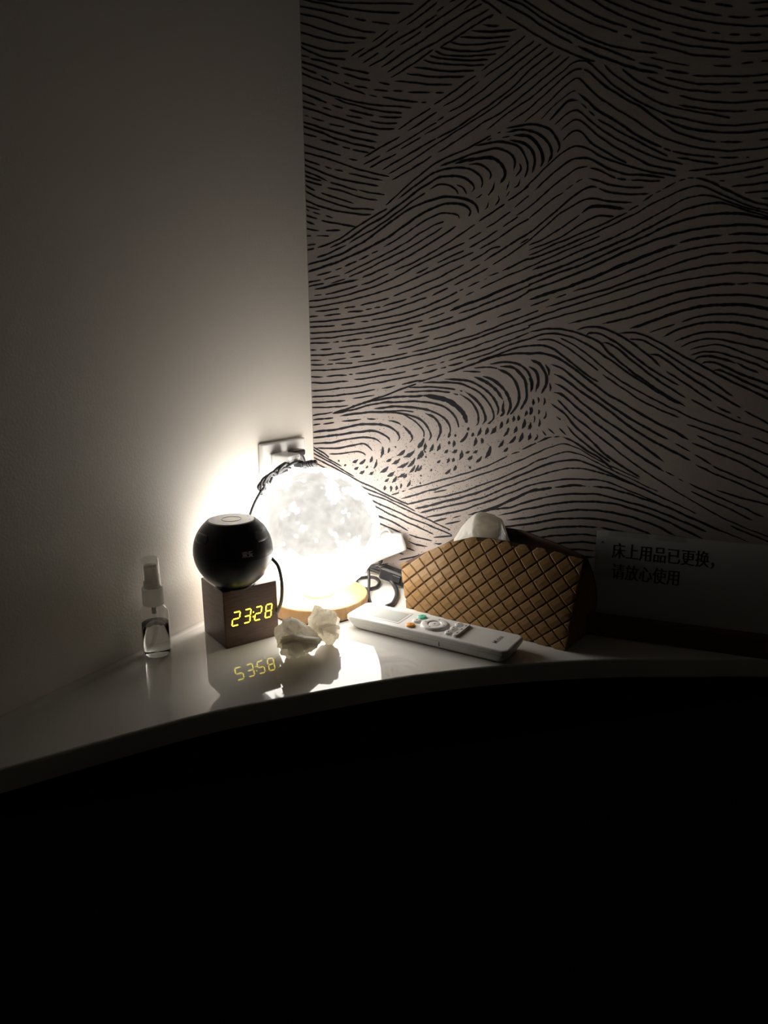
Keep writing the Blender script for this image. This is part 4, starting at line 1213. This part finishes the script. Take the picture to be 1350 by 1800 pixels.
# ------------------------------------------------------------------ sign in a wooden base
SG = Vector((.381, -.034, 0)); SA = math.radians(9.0); SU = Vector((math.cos(SA), math.sin(SA), 0)); SN = Vector((SU.y, -SU.x, 0))
sg = thing('table_sign', 'white notice card with black lettering standing in a red-brown wooden base', 'sign', SG, SA)
SLEN = .182
obj('base', box(bmesh.new(), (-.004, .0, 0), (SLEN, .030, .0215), None, .0012, 2), M['signwood'], sg)
obj('card', box(bmesh.new(), (0, .0135, .0205), (SLEN-.004, .0160, .1130)), M['card'], sg)
def on_sign(px, py):
    o = SG - SN*.0135; r = ray(px, py); p = CAM + r*((o-CAM).dot(SN)/r.dot(SN)); q = p-SG; return q.dot(SU), q.z
def sign_line(s, x0, y0, x1, y1, hpx):
    u0, z0 = on_sign(x0, y0); u1, z1 = on_sign(x1, y1); _, z2 = on_sign(x0, y0-hpx)
    fit_text(s, 'lettering', u1-u0, z2-z0, M['signtext'], sg, frame((u0, .01345, (z0+z1)/2), (1, 0, 0), (0, 0, 1), (0, -1, 0)), strikes=(-.030, -.015, .015, .030))
sign_line('床上用品已更换，', 1075, 981, 1255, 1000, 28)
sign_line('请放心使用', 1074, 1018, 1193, 1029, 27)
u, z = on_sign(1059.5, 953); fit_text('×', 'lettering', .0028, .0026, M['signtext'], sg, frame((u-.0014, .01345, z-.0013), (1, 0, 0), (0, 0, 1), (0, -1, 0)), bold=.02)
M['tape'] = thin_plastic('clear_tape', (.9, .9, .9))
for uu, ww in ((.012, .040), (.058, .030)):
    obj('tape_strip', box(bmesh.new(), (uu, .0131, .1085), (uu+ww, .0164, .1136)), M['tape'], sg)

# ------------------------------------------------------------------ wall socket, charger, plug and their cables
ROT = Matrix.Translation((0, -.068, .143)) @ Matrix.Rotation(math.radians(2.0), 4, 'X')
so = thing('wall_socket', 'square white wall socket plate beside the room corner', 'socket', (0, -.068, .100))
pm = Matrix.Translation((0, 0, .043)) @ Matrix.Rotation(math.radians(-2.2), 4, 'X')
obj('plate', box(bmesh.new(), (0, -.043, -.043), (.0070, .041, .043), pm, .0022, 3), M['white'], so)
obj('socket_face', box(bmesh.new(), (.0068, -.030, -.030), (.0078, .028, .030), pm, .0004, 1), M['white'], so)
ch = thing('usb_charger', 'white usb charger block plugged into the wall socket', 'charger', (.0078, -.085, .1520))
obj('body', box(bmesh.new(), (0, -.0115, 0), (.0282, .0115, .0225), None, .003, 3), M['white'], ch, True)
obj('port_face', box(bmesh.new(), (.0276, -.0085, .003), (.0286, .0085, .0195), None, .0009, 2), M['white2'], ch)
pl = thing('black_plug', 'black mains plug in the socket above the white charger', 'plug', (.0078, -.055, .166))
obj('body', box(bmesh.new(), (0, -.010, 0), (.014, .010, .008), None, .0025, 3), M['blackm'], pl, True)
obj('cable_boot', tube([(.008, .004, .003), (.010, .008, -.004), (.010, .011, -.014)], .0028, 10, 4), M['rubber'], pl, True)
obj('cord', tube([(.010, .010, -.012), (.010, .016, -.030), (.010, .026, -.070), (.012, .034, -.120), (.016, .034, -.1625)], .0020, 8, 6), M['rubber'], pl, True)
uc = thing('usb_cable', 'black usb cable bundled in twisted loops behind the moon globe', 'cable', (.040, -.085, .150))
def uo(p): return Vector(p) - Vector((.040, -.085, .150))
obj('usb_plug', box(bmesh.new(), uo((.0362, -.0900, .1600)), uo((.0480, -.0800, .1660)), None, .001, 2), M['blackm'], uc)
obj('plug_boot', tube([uo((.047, -.085, .163)), uo((.054, -.0845, .1645)), uo((.064, -.083, .1668))], .0036, 12, 4), M['blackm'], uc, True)
bm = bmesh.new()
for xx_ in (.0525, .0555, .0585): tube([uo((xx_, -.0846, .1640+(xx_-.0525)*.25)), uo((xx_+.0014, -.0845, .1644+(xx_-.0525)*.25))], .0042, 12, 1, bm)
obj('boot_rib', bm, M['black'], uc)
def on_x(px, py, xw):
    r = ray(px, py); return CAM + r*((xw-CAM.x)/r.x)
def strand(pts, r=.0018):
    return obj('strand', tube([uo(on_x(430+x/7.94, 760+y/7.94, xw)) for x, y, xw in pts], r, 8, 8), M['rubber'], uc, True)
strand([(960, 440, .058), (860, 465, .050), (800, 415, .044), (700, 420, .040), (600, 475, .037), (500, 545, .034), (400, 575, .032), (310, 630, .030), (230, 700, .030), (190, 760, .030), (215, 800, .030), (290, 785, .031), (270, 700, .033), (330, 620, .034)])
strand([(845, 470, .040), (780, 410, .037), (680, 440, .035), (580, 440, .033), (500, 470, .031), (420, 540, .030), (380, 640, .030), (345, 715, .030), (320, 690, .032), (350, 610, .034), (440, 520, .036), (560, 435, .038), (590, 450, .039)])
strand([(820, 455, .036), (730, 470, .034), (620, 520, .032), (520, 560, .031), (420, 600, .030), (330, 640, .028), (250, 720, .027), (205, 790, .027)])
strand([(575, 430, .041), (500, 500, .039), (450, 590, .037), (390, 560, .036), (300, 640, .034), (270, 770, .033), (225, 830, .032), (150, 960, .030), (100, 1080, .030), (70, 1170, .032), (20, 1300, .038)], .0017)
strand([(640, 500, .038), (540, 500, .036), (430, 600, .034), (330, 600, .033), (240, 680, .032), (225, 790, .031), (240, 870, .031)], .0017)

# ------------------------------------------------------------------ folded white paper leaning on the papered wall behind the globe
pp = thing('folded_paper', 'folded white paper leaning on the wall behind the moon globe', 'paper', on_wall(690, 985, .02))
def ppt(x, y, o): return on_wall(x, y, o) - Vector((pp.location.x, pp.location.y, pp.location.z-TZ))
bm = bmesh.new(); G = []
C4 = [(ppt(655, 931, .012), ppt(645, 996, .028)), (ppt(674, 934, .012), ppt(664, 987, .026)), (ppt(690, 935, .010), ppt(688, 977, .022)), (ppt(707.5, 937.5, .008), ppt(714.5, 966, .016))]
for k in range(13):
    f = k/4; i = min(int(f), 2); t = f-i
    a = C4[i][0].lerp(C4[i+1][0], t); b = C4[i][1].lerp(C4[i+1][1], t)
    G.append([bm.verts.new(a.lerp(b, j/6) + WN*(.0012*math.sin(j*1.3+k*.5))) for j in range(7)])
for i in range(12):
    for j in range(6): bm.faces.new((G[i][j], G[i+1][j], G[i+1][j+1], G[i][j+1]))
ps = obj('sheet', bm, M['tissue'], pp, True); md = ps.modifiers.new('thick', 'SOLIDIFY'); md.thickness = .0015
obj('curled_edge', tube([ppt(660, 950, .020), ppt(668, 938, .018), ppt(676, 931, .016), ppt(683, 931.5, .014), ppt(687, 936, .012)], .0016, 8, 6), M['tissue'], pp, True)
